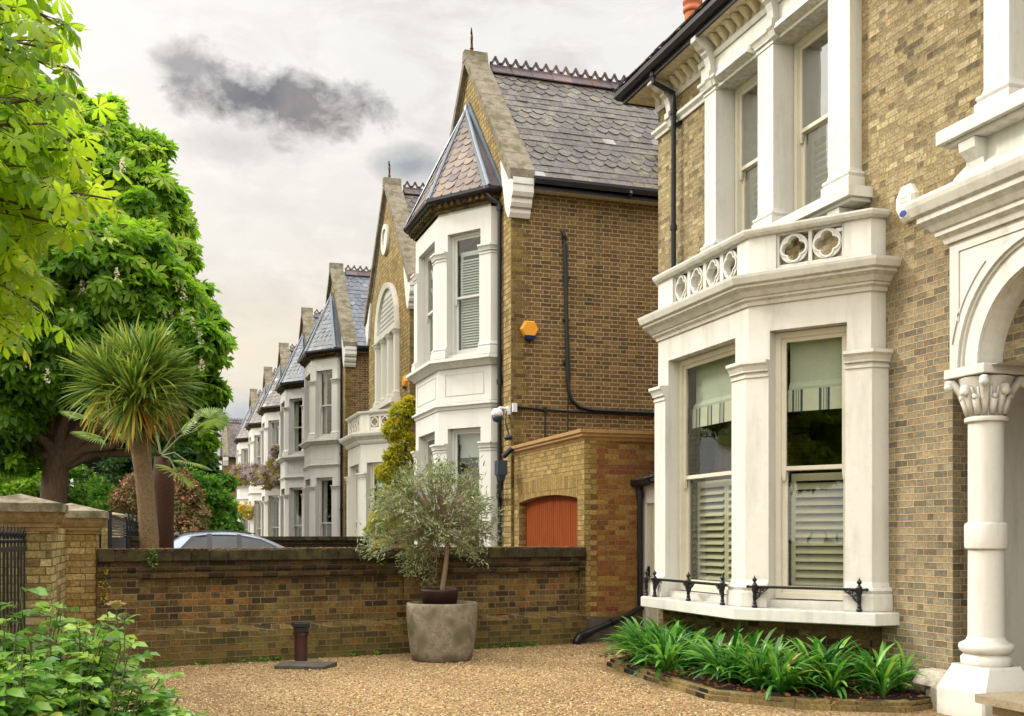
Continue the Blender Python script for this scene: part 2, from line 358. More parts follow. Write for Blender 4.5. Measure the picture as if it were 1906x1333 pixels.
class MB:
    def __init__(s): s.v = []; s.f = []; s.r = []; s.uvo = {}
    def face(s, pts, r=None):
        i = len(s.v); s.v.extend([tuple(p) for p in pts]); s.f.append(tuple(range(i, i+len(pts))))
        s.r.append(random.random() if r is None else r)
    def hull8(s, p, r=None):
        i = len(s.v); s.v.extend([tuple(q) for q in p]); r = random.random() if r is None else r
        for q in ((0, 3, 2, 1), (4, 5, 6, 7), (0, 1, 5, 4), (1, 2, 6, 5), (2, 3, 7, 6), (3, 0, 4, 7)):
            s.f.append(tuple(i+k for k in q)); s.r.append(r)
    def box(s, a0, a1, b0, b1, z0, z1, fr=None, r=None):
        g = fr if fr else (lambda a, b, z: (a, b, z))
        s.hull8([g(a0, b0, z0), g(a1, b0, z0), g(a1, b1, z0), g(a0, b1, z0), g(a0, b0, z1), g(a1, b0, z1), g(a1, b1, z1), g(a0, b1, z1)], r)
    def taper(s, a0, a1, b0, b1, z0, z1, k, fr=None):
        g = fr if fr else (lambda a, b, z: (a, b, z))
        s.hull8([g(a0, b0, z0), g(a1, b0, z0), g(a1, b1, z0), g(a0, b1, z0), g(a0+k, b0+k, z1), g(a1-k, b0+k, z1), g(a1-k, b1-k, z1), g(a0+k, b1-k, z1)])
    def extr(s, poly, vec, r=None):
        """closed planar polygon swept along vec"""
        vec = Vector(vec); poly = [Vector(p) for p in poly]; r = random.random() if r is None else r
        s.face(poly[::-1], r); s.face([p+vec for p in poly], r)
        for i in range(len(poly)):
            a, b = poly[i], poly[(i+1) % len(poly)]; s.face([a, b, b+vec, a+vec], r)
    def bar(s, p, q, w=.02, h=None, r=None):
        p = Vector(p); q = Vector(q); d = (q-p)
        if d.length < 1e-6: return
        d.normalize(); h = h or w
        up = Vector((0, 0, 1)) if abs(d.z) < .95 else Vector((1, 0, 0))
        x = d.cross(up).normalized()*w/2; y = x.cross(d).normalized()*h/2
        s.hull8([p-x-y, p+x-y, p+x+y, p-x+y, q-x-y, q+x-y, q+x+y, q-x+y], r)
    def tube(s, pts, rad, n=8, caps=True, r=None):
        pts = [Vector(p) for p in pts]; rad = rad if isinstance(rad, (list, tuple)) else [rad]*len(pts)
        r = random.random() if r is None else r
        t0 = (pts[1]-pts[0]).normalized(); up = Vector((0, 0, 1)) if abs(t0.z) < .9 else Vector((1, 0, 0))
        x = t0.cross(up).normalized(); base = len(s.v)
        for i, p in enumerate(pts):
            a = pts[max(i-1, 0)]; b = pts[min(i+1, len(pts)-1)]; t = (b-a)
            if t.length < 1e-7: t = t0
            t.normalize(); x = (x-t*x.dot(t))
            x = x.normalized() if x.length > 1e-5 else t.orthogonal().normalized()
            y = t.cross(x)
            for k in range(n):
                an = 2*math.pi*k/n; s.v.append(tuple(p+(x*math.cos(an)+y*math.sin(an))*rad[i]))
        for i in range(len(pts)-1):
            for k in range(n):
                s.f.append((base+i*n+k, base+i*n+(k+1) % n, base+(i+1)*n+(k+1) % n, base+(i+1)*n+k)); s.r.append(r)
        if caps:
            s.f.append(tuple(base+k for k in range(n))[::-1]); s.f.append(tuple(base+(len(pts)-1)*n+k for k in range(n))); s.r += [r, r]
    def lathe(s, prof, cx, cy, n=24, r=None):
        """prof: list of (radius, z)"""
        base = len(s.v); r = random.random() if r is None else r
        for (ra, z) in prof:
            for k in range(n):
                an = 2*math.pi*k/n; s.v.append((cx+ra*math.cos(an), cy+ra*math.sin(an), z))
        for i in range(len(prof)-1):
            for k in range(n):
                s.f.append((base+i*n+k, base+i*n+(k+1) % n, base+(i+1)*n+(k+1) % n, base+(i+1)*n+k)); s.r.append(r)
        s.f.append(tuple(base+k for k in range(n))[::-1]); s.f.append(tuple(base+(len(prof)-1)*n+k for k in range(n))); s.r += [r, r]
    def mould(s, path, prof, closed=True, cap=True, r=None):
        """sweep a profile of (outward offset, z) along a plan polyline; outward = left of travel"""
        P = [Vector((p[0], p[1])) for p in path]; r = random.random() if r is None else r
        ns = []
        for i in range(len(P)-1):
            d = (P[i+1]-P[i]).normalized(); ns.append(Vector((-d.y, d.x)))
        rings = []
        for i, p in enumerate(P):
            a = ns[max(i-1, 0)]; b = ns[min(i, len(ns)-1)]
            m = (a+b)/(1+a.dot(b)) if (1+a.dot(b)) > .2 else a
            rings.append([(p.x+m.x*o, p.y+m.y*o, z) for (o, z) in prof])
        base = len(s.v); k = len(prof)
        for q in rings: s.v.extend(q)
        for i in range(len(P)-1):
            for j in range(k if closed else k-1):
                j2 = (j+1) % k
                s.f.append((base+i*k+j, base+i*k+j2, base+(i+1)*k+j2, base+(i+1)*k+j)); s.r.append(r)
        if cap and closed:
            s.f.append(tuple(base+j for j in range(k))); s.f.append(tuple(base+(len(P)-1)*k+j for j in range(k))[::-1]); s.r += [r, r]
    def build(s, name, mat, parent=None, smooth=False, bevel=0, label=None):
        o3 = origin(parent)
        me = bpy.data.meshes.new(name)
        me.from_pydata([(a-o3.x, b-o3.y, c-o3.z) for a, b, c in s.v], [], s.f)
        for m in (mat if isinstance(mat, (list, tuple)) else [mat]): me.materials.append(MATS[m] if isinstance(m, str) else m)
        uvl = me.uv_layers.new(name='UVMap')
        co = np.array(s.v, dtype=np.float64) if s.v else np.zeros((0, 3))
        uvs = np.zeros((len(me.loops), 2), dtype=np.float32)
        for p, fc in zip(me.polygons, s.f):
            nx, ny, nz = p.normal
            li = p.loop_start; c = co[list(fc)]
            if abs(nz) > .75: uvs[li:li+len(fc), 0] = c[:, 0]; uvs[li:li+len(fc), 1] = c[:, 1]
            else:
                tx, ty = -ny, nx; q = math.hypot(tx, ty) or 1; tx /= q; ty /= q
                if tx+ty*1.001 < 0: tx, ty = -tx, -ty
                uvs[li:li+len(fc), 0] = c[:, 0]*tx+c[:, 1]*ty; uvs[li:li+len(fc), 1] = c[:, 2]
        uvl.data.foreach_set('uv', uvs.ravel())
        at_ = me.attributes.new('rnd', 'FLOAT', 'FACE'); at_.data.foreach_set('value', s.r)
        if smooth: me.polygons.foreach_set('use_smooth', [True]*len(me.polygons))
        me.update()
        ob = bpy.data.objects.new(name, me); COL.objects.link(ob)
        if parent is not None: ob.parent = parent
        else: ORG[ob] = Vector((0, 0, 0))
        if bevel:
            b = ob.modifiers.new('b', 'BEVEL'); b.width = bevel; b.segments = 2; b.limit_method = 'ANGLE'; b.angle_limit = R(40)
        if label: ob['label'] = label
        return ob
    def solo(s, name, mat, label, cat, group=None, kind=None, **kw):
        """a thing that is one mesh, its origin moved to its base"""
        o = s.build(name, mat, None, **kw); tag(o, label, cat, group, kind)
        if s.v:
            c = np.array(s.v); b = (float(c[:, 0].mean()), float(c[:, 1].mean()), float(c[:, 2].min()))
            o.data.transform(Matrix.Translation((-b[0], -b[1], -b[2]))); o.location = b; ORG[o] = Vector(b)
        return o

class Frame:
    """a along the wall, d outward from it, z up"""
    def __init__(s, p, q):
        s.p = Vector((p[0], p[1])); s.d = (Vector((q[0], q[1]))-s.p); s.L = s.d.length; s.d.normalize(); s.n = Vector((-s.d.y, s.d.x))
    def __call__(s, a, d, z):
        w = s.p+s.d*a+s.n*d; return (w.x, w.y, z)

def wall(mb, fr, a0, a1, z0, z1, ops=(), depth=.2, seg=12):
    """a wall face with real openings and reveals. op = (a0,a1,z0,z1,rise)"""
    A = sorted({a0, a1, *[o[0] for o in ops], *[o[1] for o in ops]}); Z = sorted({z0, z1, *[o[2] for o in ops], *[o[3] for o in ops]})
    for i in range(len(A)-1):
        for j in range(len(Z)-1):
            ca = (A[i]+A[i+1])/2; cz = (Z[j]+Z[j+1])/2
            if ca < a0 or ca > a1 or any(o[0] < ca < o[1] and o[2] < cz < o[3] for o in ops): continue
            mb.face([fr(A[i], 0, Z[j]), fr(A[i+1], 0, Z[j]), fr(A[i+1], 0, Z[j+1]), fr(A[i], 0, Z[j+1])])
    for o in ops:
        b0, b1, c0, c1 = o[:4]; rise = o[4] if len(o) > 4 else 0
        zt = c1-rise
        mb.face([fr(b0, 0, c0), fr(b0, 0, zt), fr(b0, -depth, zt), fr(b0, -depth, c0)])
        mb.face([fr(b1, 0, c0), fr(b1, 0, zt), fr(b1, -depth, zt), fr(b1, -depth, c0)])
        mb.face([fr(b0, 0, c0), fr(b1, 0, c0), fr(b1, -depth, c0), fr(b0, -depth, c0)])
        if not rise: mb.face([fr(b0, 0, c1), fr(b1, 0, c1), fr(b1, -depth, c1), fr(b0, -depth, c1)])
        else:
            pts = arc(b0, b1, zt, rise, seg)
            for (x1, y1), (x2, y2) in zip(pts[:-1], pts[1:]):
                mb.face([fr(x1, 0, y1), fr(x2, 0, y2), fr(x2, 0, c1), fr(x1, 0, c1)])
                mb.face([fr(x1, 0, y1), fr(x2, 0, y2), fr(x2, -depth, y2), fr(x1, -depth, y1)])
def arc(b0, b1, zt, rise, seg=16):
    w = (b1-b0)/2; c = (b0+b1)/2; Rr = (w*w+rise*rise)/(2*rise); cz = zt+rise-Rr
    th = math.asin(min(1, w/Rr)); 
    if rise > w: th = math.pi-th
    return [(c+Rr*math.sin(-th+2*th*i/seg), cz+Rr*math.cos(-th+2*th*i/seg)) for i in range(seg+1)]

def sash(parent, fr, a0, a1, z0, z1, d, meet=None, fm='paint_frame', glass='glass', fw=.055, horns=True, sw=.05):
    """sliding sash: outer frame, upper sash in front, lower sash behind, two panes"""
    m = MB(); meet = meet if meet is not None else (z0+z1)/2
    a0 += .002; a1 -= .002; z0 += .002; z1 -= .002
    for (x0, x1, y0, y1) in ((a0, a0+fw, z0, z1), (a1-fw, a1, z0, z1), (a0+fw, a1-fw, z1-fw, z1), (a0+fw, a1-fw, z0, z0+fw)):
        m.box(x0, x1, d-.09, d, y0, y1, fr)
    b0, b1, y0, y1 = a0+fw, a1-fw, z0+fw, z1-fw
    for (dd, lo, hi) in ((-.035, meet-.02, y1), (-.075, y0, meet+.02)):
        m.box(b0, b0+sw, d+dd-.03, d+dd, lo, hi, fr); m.box(b1-sw, b1, d+dd-.03, d+dd, lo, hi, fr)
        m.box(b0+sw, b1-sw, d+dd-.03, d+dd, hi-sw*.9, hi, fr); m.box(b0+sw, b1-sw, d+dd-.03, d+dd+.002, lo, lo+sw*(1.5 if dd < -.05 else .9), fr)
    if horns:
        for q in (b0, b1-sw):
            m.box(q+.002, q+sw-.002, d-.06, d-.032, meet-.09, meet-.019, fr); m.box(q+.008, q+sw-.008, d-.06, d-.034, meet-.13, meet-.09, fr)
    w = m.build('window', fm, parent)
    g = MB()
    g.face([fr(b0+sw*.8, d-.05, meet+.01), fr(b1-sw*.8, d-.05, meet+.01), fr(b1-sw*.8, d-.05, y1-sw*.6), fr(b0+sw*.8, d-.05, y1-sw*.6)])
    g.face([fr(b0+sw*.8, d-.09, y0+.05), fr(b1-sw*.8, d-.09, y0+.05), fr(b1-sw*.8, d-.09, meet-.01), fr(b0+sw*.8, d-.09, meet-.01)])
    g.build('pane', glass, w)
    return w

def curtain(parent, fr, a0, a1, z0, z1, d, mat='curtain', folds=7, amp=.02, gather=0, name='curtain'):
    m = MB(); n = folds*4
    def px(i, t): 
        a = a0+(a1-a0)*i/n
        if gather: a = a0+(a-a0)*(1-gather*math.sin(t*math.pi*.9)) if gather > 0 else a1-(a1-a)*(1+gather*math.sin(t*math.pi*.9))
        return a
    K = 6
    for i in range(n):
        for k in range(K):
            t0, t1 = k/K, (k+1)/K
            za, zb = z0+(z1-z0)*t0, z0+(z1-z0)*t1
            e0 = amp*math.sin(i/n*folds*6.283+.4*math.sin(t0*5)); e1 = amp*math.sin((i+1)/n*folds*6.283+.4*math.sin(t0*5))
            f0 = amp*math.sin(i/n*folds*6.283+.4*math.sin(t1*5)); f1 = amp*math.sin((i+1)/n*folds*6.283+.4*math.sin(t1*5))
            m.face([fr(px(i, t0), d+e0, za), fr(px(i+1, t0), d+e1, za), fr(px(i+1, t1), d+f1, zb), fr(px(i, t1), d+f0, zb)])
    return m.build(name, mat, parent, smooth=True)

def louvres(parent, fr, a0, a1, z0, z1, d, mat='shutter_paint', pitch=.085, stiles=2, tilt=.5, name='shutter'):
    m = MB(); st = .05
    n = stiles; w = (a1-a0)/n
    for k in range(n):
        x0, x1 = a0+k*w, a0+(k+1)*w-.004
        m.box(x0, x0+st, d-.03, d, z0, z1, fr); m.box(x1-st, x1, d-.03, d, z0, z1, fr)
        m.box(x0+st, x1-st, d-.03, d, z0, z0+.08, fr); m.box(x0+st, x1-st, d-.03, d, z1-.08, z1, fr)
        z = z0+.1
        while z < z1-.13:
            dz, dd = pitch*.36*tilt*2, .036
            m.hull8([fr(x0+st, d-.015-dd, z+dz), fr(x1-st, d-.015-dd, z+dz), fr(x1-st, d-.015+dd, z-dz), fr(x0+st, d-.015+dd, z-dz),
                     fr(x0+st, d-.015-dd, z+dz+.01), fr(x1-st, d-.015-dd, z+dz+.01), fr(x1-st, d-.015+dd, z-dz+.01), fr(x0+st, d-.015+dd, z-dz+.01)])
            z += pitch
    return m.build(name, mat, parent)

def slats(mb, O, U, V, ulen, vlen, expo=.24, wid=.3, bands=(3, 3), span=None, lift=.014, start=0):
    """individual slates laid on the plane O+u*U+v*V; bands = rows of square / scalloped slates"""
    O = Vector(O); U = Vector(U).normalized(); V = Vector(V).normalized(); N = U.cross(V).normalized()
    if N.z < 0: N = -N
    rows = int(vlen/expo)+1; per = sum(bands)
    for i in range(rows):
        v0 = i*expo; v1 = min(v0+expo*1.35, vlen+.02)
        if v0 > vlen-.03: break
        lo, hi = span(v0) if span else (0, ulen)
        hi2 = span(min(v1, vlen)) if span else (0, ulen)
        scal = ((i+start) % per) >= bands[0]
        off = (i % 2)*wid*.5; n = int((hi-lo)/wid)+2
        for k in range(-1, n+1):
            a = lo+(k*wid)-off+.004; b = a+wid-.008
            if k == -1 and not off and a < lo-.01 and False: continue
            a_, b_ = max(a, lo), min(b, hi)
            if b_-a_ < .03: continue
            l1 = lift*random.uniform(.8, 1.5); tl = random.uniform(-.003, .003)
            jig = random.uniform(-.006, .006)
            def pt(u, v, h): return O+U*u+V*v+N*h
            if scal and b_-a_ > wid*.5:
                low = []
                for q in range(7):
                    t = q/6; uu = a_+(b_-a_)*t; low.append((uu, v0+jig-expo*.05+expo*.42*(1-math.sin(math.pi*t)**.8) if 0 < t < 1 else v0+expo*.40))
            else: low = [(a_, v0+jig), (b_, v0+jig)]
            ta, tb = max(a_, hi2[0]), min(b_, hi2[1])
            if tb < ta: ta = tb = (ta+tb)/2
            r = random.random()
            top = [pt(tb, v1, .002), pt(ta, v1, .002)]
            mb.face([pt(u, v, l1+tl) for u, v in low]+top, r)
            for (u1, w1), (u2, w2) in zip(low[:-1], low[1:]):
                mb.face([pt(u1, w1, l1+tl), pt(u2, w2, l1+tl), pt(u2, w2, -.004), pt(u1, w1, -.004)], 0.)

def crest(mb, x0, x1, y, z, L=.45, step=.225):
    """ridge tiles running along x, each with two pierced peaks"""
    x = x0
    while x < x1-.05:
        e = min(x+L-.012, x1); r = random.random()
        for sg in (-1, 1):
            mb.hull8([(x, y, z+.03), (e, y, z+.03), (e, y+sg*.19, z-.16), (x, y+sg*.19, z-.16), (x, y, z+.055), (e, y, z+.055), (e, y+sg*.2, z-.14), (x, y+sg*.2, z-.14)], r)
        mb.box(x, e, y-.02, y+.02, z+.03, z+.085, None, r)
        for k in range(2):
            a = x+k*step; b = a+step-.006; c = (a+b)/2
            if b > x1+.01: break
            mb.bar((a+.018, y, z+.08), (c, y, z+.235), .036, .05, r); mb.bar((b-.018, y, z+.08), (c, y, z+.235), .036, .05, r)
            mb.box(c-.022, c+.022, y-.02, y+.02, z+.215, z+.262, None, r)
            for q in (a+.01, b-.012): mb.box(q-.016, q+.016, y-.018, y+.018, z+.08, z+.14, None, r)
        x += L

# ------------------------------------------------------------------ scattered leaves
def fastmesh(name, V, Fq, rnd, mat, parent=None, smooth=False):
    """V (N,3) world, Fq (M,4), rnd (M,)"""
    o3 = origin(parent); me = bpy.data.meshes.new(name)
    V = np.asarray(V, dtype=np.float32)-np.array(o3, dtype=np.float32)
    me.vertices.add(len(V)); me.vertices.foreach_set('co', V.ravel())
    Fq = np.asarray(Fq, dtype=np.int32); me.loops.add(Fq.size); me.loops.foreach_set('vertex_index', Fq.ravel())
    me.polygons.add(len(Fq)); me.polygons.foreach_set('loop_start', np.arange(len(Fq), dtype=np.int32)*4)
    me.materials.append(MATS[mat]); me.update(calc_edges=True); me.validate()
    a = me.attributes.new('rnd', 'FLOAT', 'FACE'); a.data.foreach_set('value', np.asarray(rnd, dtype=np.float32)[:len(me.polygons)])
    if smooth: me.polygons.foreach_set('use_smooth', [True]*len(me.polygons))
    ob = bpy.data.objects.new(name, me); COL.objects.link(ob)
    if parent is not None: ob.parent = parent
    else: ORG[ob] = Vector((0, 0, 0))
    return ob
def nrm(a): return a/np.maximum(np.linalg.norm(a, axis=-1, keepdims=True), 1e-8)
def basis(d, up):
    """frames with x=d, z~up"""
    d = nrm(d); y = nrm(np.cross(up, d)); z = np.cross(d, y)
    return np.stack([d, y, z], axis=-1)
def scatter(T, TF, P, B, S, rnd):
    """template T(k,3), faces TF(m,4); positions P(N,3), bases B(N,3,3), scales S(N,) -> V,F,r"""
    N = len(P); k = len(T)
    V = np.einsum('nij,kj->nki', B, T)*S[:, None, None]+P[:, None, :]
    F = TF[None]+(np.arange(N)*k)[:, None, None]
    return V.reshape(-1, 3), F.reshape(-1, 4), np.repeat(rnd, len(TF))
def palmate(n=6, w=.36, fine=False, droop=.35):
    V = []; F = []
    for i in range(n):
        t = (i/(n-1)-.5)*2; an = t*R(118); L = 1-.3*abs(t)**1.5
        c, s = math.cos(an), math.sin(an)
        def p(a, b, z): return (c*a*L-s*b*L, s*a*L+c*b*L, z*L)
        b0 = len(V)
        if fine:
            V += [p(0, 0, 0), p(.34, 0, -.02), p(.74, 0, -.12*droop*3), p(1, 0, -.27*droop*3), p(.36, w*.24, -.035), p(.74, w*.52, -.16*droop*3), p(.36, -w*.24, -.035), p(.74, -w*.52, -.16*droop*3)]
            F += [(b0, b0+6, b0+1, b0+4), (b0+1, b0+6, b0+7, b0+2), (b0+1, b0+2, b0+5, b0+4), (b0+2, b0+7, b0+3, b0+5)]
        else:
            V += [p(0, 0, 0), p(.66, w*.5, -.1), p(1, 0, -droop), p(.66, -w*.5, -.1)]; F += [(b0, b0+3, b0+2, b0+1)]
    return np.array(V), np.array(F)
def simple_leaf(w=.4, fold=.08, droop=.1):
    V = np.array([(0, 0, 0), (.45, w/2, -.02), (1, 0, -droop), (.45, -w/2, -.02), (.5, 0, -fold)])
    return V, np.array([(0, 4, 1, 0), (0, 3, 4, 0)])[:0] if False else np.array([(0, 3, 2, 1)])
def oval_leaf(w=.5, fold=.09, droop=.12):
    V = np.array([(0, 0, 0), (.3, 0, -.0), (.7, 0, -.03), (1, 0, -droop), (.28, w*.42, fold), (.66, w*.46, fold-.02), (.28, -w*.42, fold), (.66, -w*.46, fold-.02)])
    return V, np.array([(0, 6, 1, 4), (1, 6, 7, 2), (1, 2, 5, 4), (2, 7, 3, 5)])
def strap(seg=5, w=.07, curve=1.0, fold=.2):
    """long leaf of unit length bending down; +x then -z"""
    V = []; F = []; x = z = 0; an = 0
    for i in range(seg+1):
        t = i/seg; ww = w*(.55+.9*t if t < .4 else (.91-.0*t) if t < .65 else .91*(1-((t-.65)/.35)**1.6*.93))/1
        V += [(x, ww/2, z+fold*ww), (x, 0, z), (x, -ww/2, z+fold*ww)]
        x += math.cos(an)/seg; z -= math.sin(an)/seg; an += curve/seg*(.4+1.2*t)
    for i in range(seg):
        b = i*3; F += [(b, b+1, b+4, b+3), (b+1, b+2, b+5, b+4)]
    return np.array(V), np.array(F)
def ball(n, c, r, shell=.6):
    d = nrm(RNG.normal(size=(n, 3))); q = (shell+(1-shell)*RNG.random(n))**.6
    return np.array(c)+d*q[:, None]*np.array(r), d
def blob_leaves(name, blobs, per, T, TF, size, mat, parent, up_bias=.7, shell=.55, droop=.3, rbias=0., jit=.35, zd=None):
    """blobs: (centre, radii, weight); leaves face outward and up, like foliage clumps"""
    Ps = []; Ds = []; Rs = []
    for (c, r, w) in blobs:
        n = int(per*w); sub = max(4, n//22)
        cc, cd = ball(sub, c, r, .72)
        cr = RNG.random(sub)
        idx = RNG.integers(0, sub, n)
        rr = np.array(r if hasattr(r, '__len__') else (r, r, r))*.27
        off = nrm(RNG.normal(size=(n, 3)))*(RNG.random((n, 1))**.5)*rr
        off[:, 2] *= .7
        Ps.append(cc[idx]+off); Ds.append(nrm(cd[idx]*.8+nrm(off)*.9)); Rs.append(np.clip(cr[idx]*.45+RNG.random(n)*.4+.16+.22*(nrm(off)[:, 2])+rbias, 0, 1))  # leaves topping a clump get lighter tones, painted as lit
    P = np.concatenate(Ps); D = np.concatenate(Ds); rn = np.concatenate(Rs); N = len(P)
    if zd: rn = np.clip(rn-.42*np.clip((zd[1]-P[:, 2])/(zd[1]-zd[0]), 0, 1), 0, 1)  # tones darkened towards the crown bottom, painted shade
    up = nrm(D+np.array([0, 0, up_bias])+RNG.normal(size=(N, 3))*jit)
    d = nrm(D*.8+RNG.normal(size=(N, 3))*.6+np.array([0, 0, -droop]))
    B = basis(d, up)
    V, F, r = scatter(T, TF, P, B, size*(.7+.6*RNG.random(N)), rn)
    return fastmesh(name, V, F, r, mat, parent)

# ------------------------------------------------------------------ shared architecture
def pts_along(path, i, back, fwd):
    """short path around vertex i of a plan polyline"""
    P = [Vector((p[0], p[1])) for p in path]; out = []
    back = back+.004 if back else 0; fwd = fwd+.004 if fwd else 0
    if back: 
        d = (P[i]-P[i-1]).normalized(); out.append(P[i]-d*back)
    out.append(P[i])
    if fwd:
        d = (P[i+1]-P[i]).normalized(); out.append(P[i]+d*fwd)
    return [(p.x, p.y) for p in out]
def cap_prof(z, k=1., o=.045):
    return [(-.01, z), (o+.012*k, z), (o+.012*k, z+.03*k), (o+.005, z+.032*k), (o+.005, z+.05*k), (o+.03*k, z+.06*k), (o+.03*k, z+.08*k), (o+.05*k, z+.12*k), (o+.075*k, z+.145*k), (o+.075*k, z+.18*k), (-.01, z+.185*k)]
def base_prof(z, k=1., o=.045):
    return [(-.01, z), (o+.06*k, z), (o+.06*k, z+.15*k), (o+.04*k, z+.17*k), (o+.055*k, z+.2*k), (o+.045*k, z+.225*k), (o+.015*k, z+.24*k), (o+.002, z+.28*k), (-.01, z+.28*k)]
def quatrefoils(mb, fr, centres, zc, half, d0, d1, N=48):
    q = half*.40; e = half*.41
    for c in centres:
        ring = []
        for i in range(N):
            an = 2*math.pi*i/N
            ph = ((an+math.pi/4) % (math.pi/2))-math.pi/4
            ri = e*math.cos(ph)+math.sqrt(max(q*q-(e*math.sin(ph))**2, 0))
            ro = half*1.0
            ring.append((c+ri*math.cos(an), zc+ri*math.sin(an), c+ro*math.cos(an), zc+ro*math.sin(an), c+(ri+.022)*math.cos(an), zc+(ri+.022)*math.sin(an)))
        for i in range(N):
            A = ring[i]; B = ring[(i+1) % N]
            mb.face([fr(A[2], d0, A[3]), fr(B[2], d0, B[3]), fr(B[2], d1, B[3]), fr(A[2], d1, A[3])])
            mb.face([fr(A[0], d1+.012, A[1]), fr(B[0], d1+.012, B[1]), fr(B[4], d1+.012, B[5]), fr(A[4], d1+.012, A[5])])
            mb.face([fr(A[4], d1+.012, A[5]), fr(B[4], d1+.012, B[5]), fr(B[4], d1, B[5]), fr(A[4], d1, A[5])])
            mb.face([fr(A[4], d1, A[5]), fr(B[4], d1, B[5]), fr(B[2], d1, B[3]), fr(A[2], d1, A[3])])
            mb.face([fr(A[0], d0, A[1]), fr(B[0], d0, B[1]), fr(B[2], d0, B[3]), fr(A[2], d0, A[3])])
            mb.face([fr(A[0], d0, A[1]), fr(B[0], d0, B[1]), fr(B[0], d1+.012, B[1]), fr(A[0], d1+.012, A[1])])
def parapet(parent, path, z0, z1, mat, cells, name='balcony', pier=.28, cz=None, half=.15):
    """pierced parapet following the bay; cells = {segment index: [centres]}"""
    m = MB()
    m.mould(path, [(-.14, z1-.075), (.03, z1-.075), (.06, z1-.05), (.075, z1-.02), (.075, z1), (-.16, z1+.01)])
    m.mould(path, [(-.12, z0), (.035, z0), (.035, z0+.045), (.0, z0+.06), (-.12, z0+.06)])
    cz = cz or (z0+z1)/2-.01
    for i in range(len(path)-1):
        fr = Frame(path[i], path[i+1]); L = fr.L; zb, zt = z0+.06, z1-.075
        cs = cells.get(i)
        if not cs: m.box(0, L, -.12, 0, zb, zt, fr); continue
        lo = min(cs)-half-.03; hi = max(cs)+half+.03
        m.box(0.0, lo, -.118, 0, zb, zt, fr); m.box(hi, L, -.118, 0, zb, zt, fr)
        if zb < cz-half: m.box(lo, hi, -.10, -.022, zb, cz-half, fr)
        if zt > cz+half: m.box(lo, hi, -.10, -.022, cz+half, zt, fr)
        cs = sorted(cs); quatrefoils(m, fr, cs, cz, half, -.10, -.022)
        edges = [lo]+sum([[c-half, c+half] for c in cs], [])+[hi]
        for a, b in zip(edges[0::2], edges[1::2]):
            if b-a > .002: m.box(a, b, -.10, -.022, cz-half, cz+half, fr)
    return m.build(name, mat, parent)
def slab(mb, path, z0, z1, back_x):
    poly = [(p[0], p[1]) for p in path]
    if abs(poly[0][0]-back_x) > 1e-6: poly = [(back_x, poly[0][1])]+poly+[(back_x, poly[-1][1])]
    mb.extr([(x, y, z0) for x, y in poly], (0, 0, z1-z0))
def offset_path(path, o):
    P = [Vector(p) for p in path]; ns = []
    for i in range(len(P)-1):
        d = (P[i+1]-P[i]).normalized(); ns.append(Vector((-d.y, d.x)))
    out = []
    for i, p in enumerate(P):
        a = ns[max(i-1, 0)]; b = ns[min(i, len(ns)-1)]; m = (a+b)/(1+a.dot(b)); out.append((p.x+m.x*o, p.y+m.y*o))
    return out

# ================================================================== HOUSE 1 (near right)
T1 = 7.15
h1 = thing('brick_house', 'large cream-trimmed yellow brick house at the right with pierced balcony and arched porch', 'house', (T1, 11.4, 0))
fh = Frame((T1, 0), (T1, 1))
m = MB()
wall(m, fh, 8.33, 14.6, 0, 8.18, [(9.6, 13.4, .15, 4.0), (11.53, 12.61, 5.27, 7.53), (10.08, 11.22, 5.27, 7.53)], .05)
wall(m, fh, 2.0, 8.33, 3.12, 8.18, [(6.35, 7.4, 5.4, 7.5)], .05)
wall(m, fh, 2.0, 5.5, 0, 3.12, [(2.8, 4.4, .9, 2.9)], .25)
m.box(T1+.02, 16, 14.36, 14.6, 0, 7.98); m.box(T1+.02, 16, 2.0, 2.24, 0, 7.98); m.box(15.8, 16, 2.24, 14.36, 0, 7.98)
m.face([(T1, 8.33, 0), (T1+.42, 8.33, 0), (T1+.42, 8.33, 3.12), (T1, 8.33, 3.12)])
m.build('brick_wall', 'brick_front', h1)
m = MB()
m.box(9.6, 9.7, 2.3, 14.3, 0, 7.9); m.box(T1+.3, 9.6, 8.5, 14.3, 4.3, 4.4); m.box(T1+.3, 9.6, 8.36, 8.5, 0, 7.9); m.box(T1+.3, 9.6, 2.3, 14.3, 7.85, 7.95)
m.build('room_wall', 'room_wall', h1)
# porch recess lining
m = MB()
m.box(T1+.43, 8.8, 8.3, 8.36, 0, 4.2); m.box(8.8, 8.9, 5.4, 8.36, 0, 4.2); m.box(T1+.2, 8.8, 5.4, 5.5, 0, 4.2); m.box(T1+.1, 8.8, 5.5, 8.3, 4.15, 4.2)
m.build('porch_lining', 'cream', h1)
m = MB(); m.box(8.74, 8.798, 6.4, 7.5, .34, 2.6); 
for z in (.5, 1.5): m.box(8.715, 8.738, 6.55, 6.9, z, z+.85); m.box(8.715, 8.738, 7.0, 7.35, z, z+.85)
dr = m.build('door', 'fascia', h1)
m = MB(); m.lathe([(.0, 1.4), (.03, 1.41), (.035, 1.44), (.0, 1.47)], 8.7, 7.42, 8); m.build('handle', 'rim', dr)

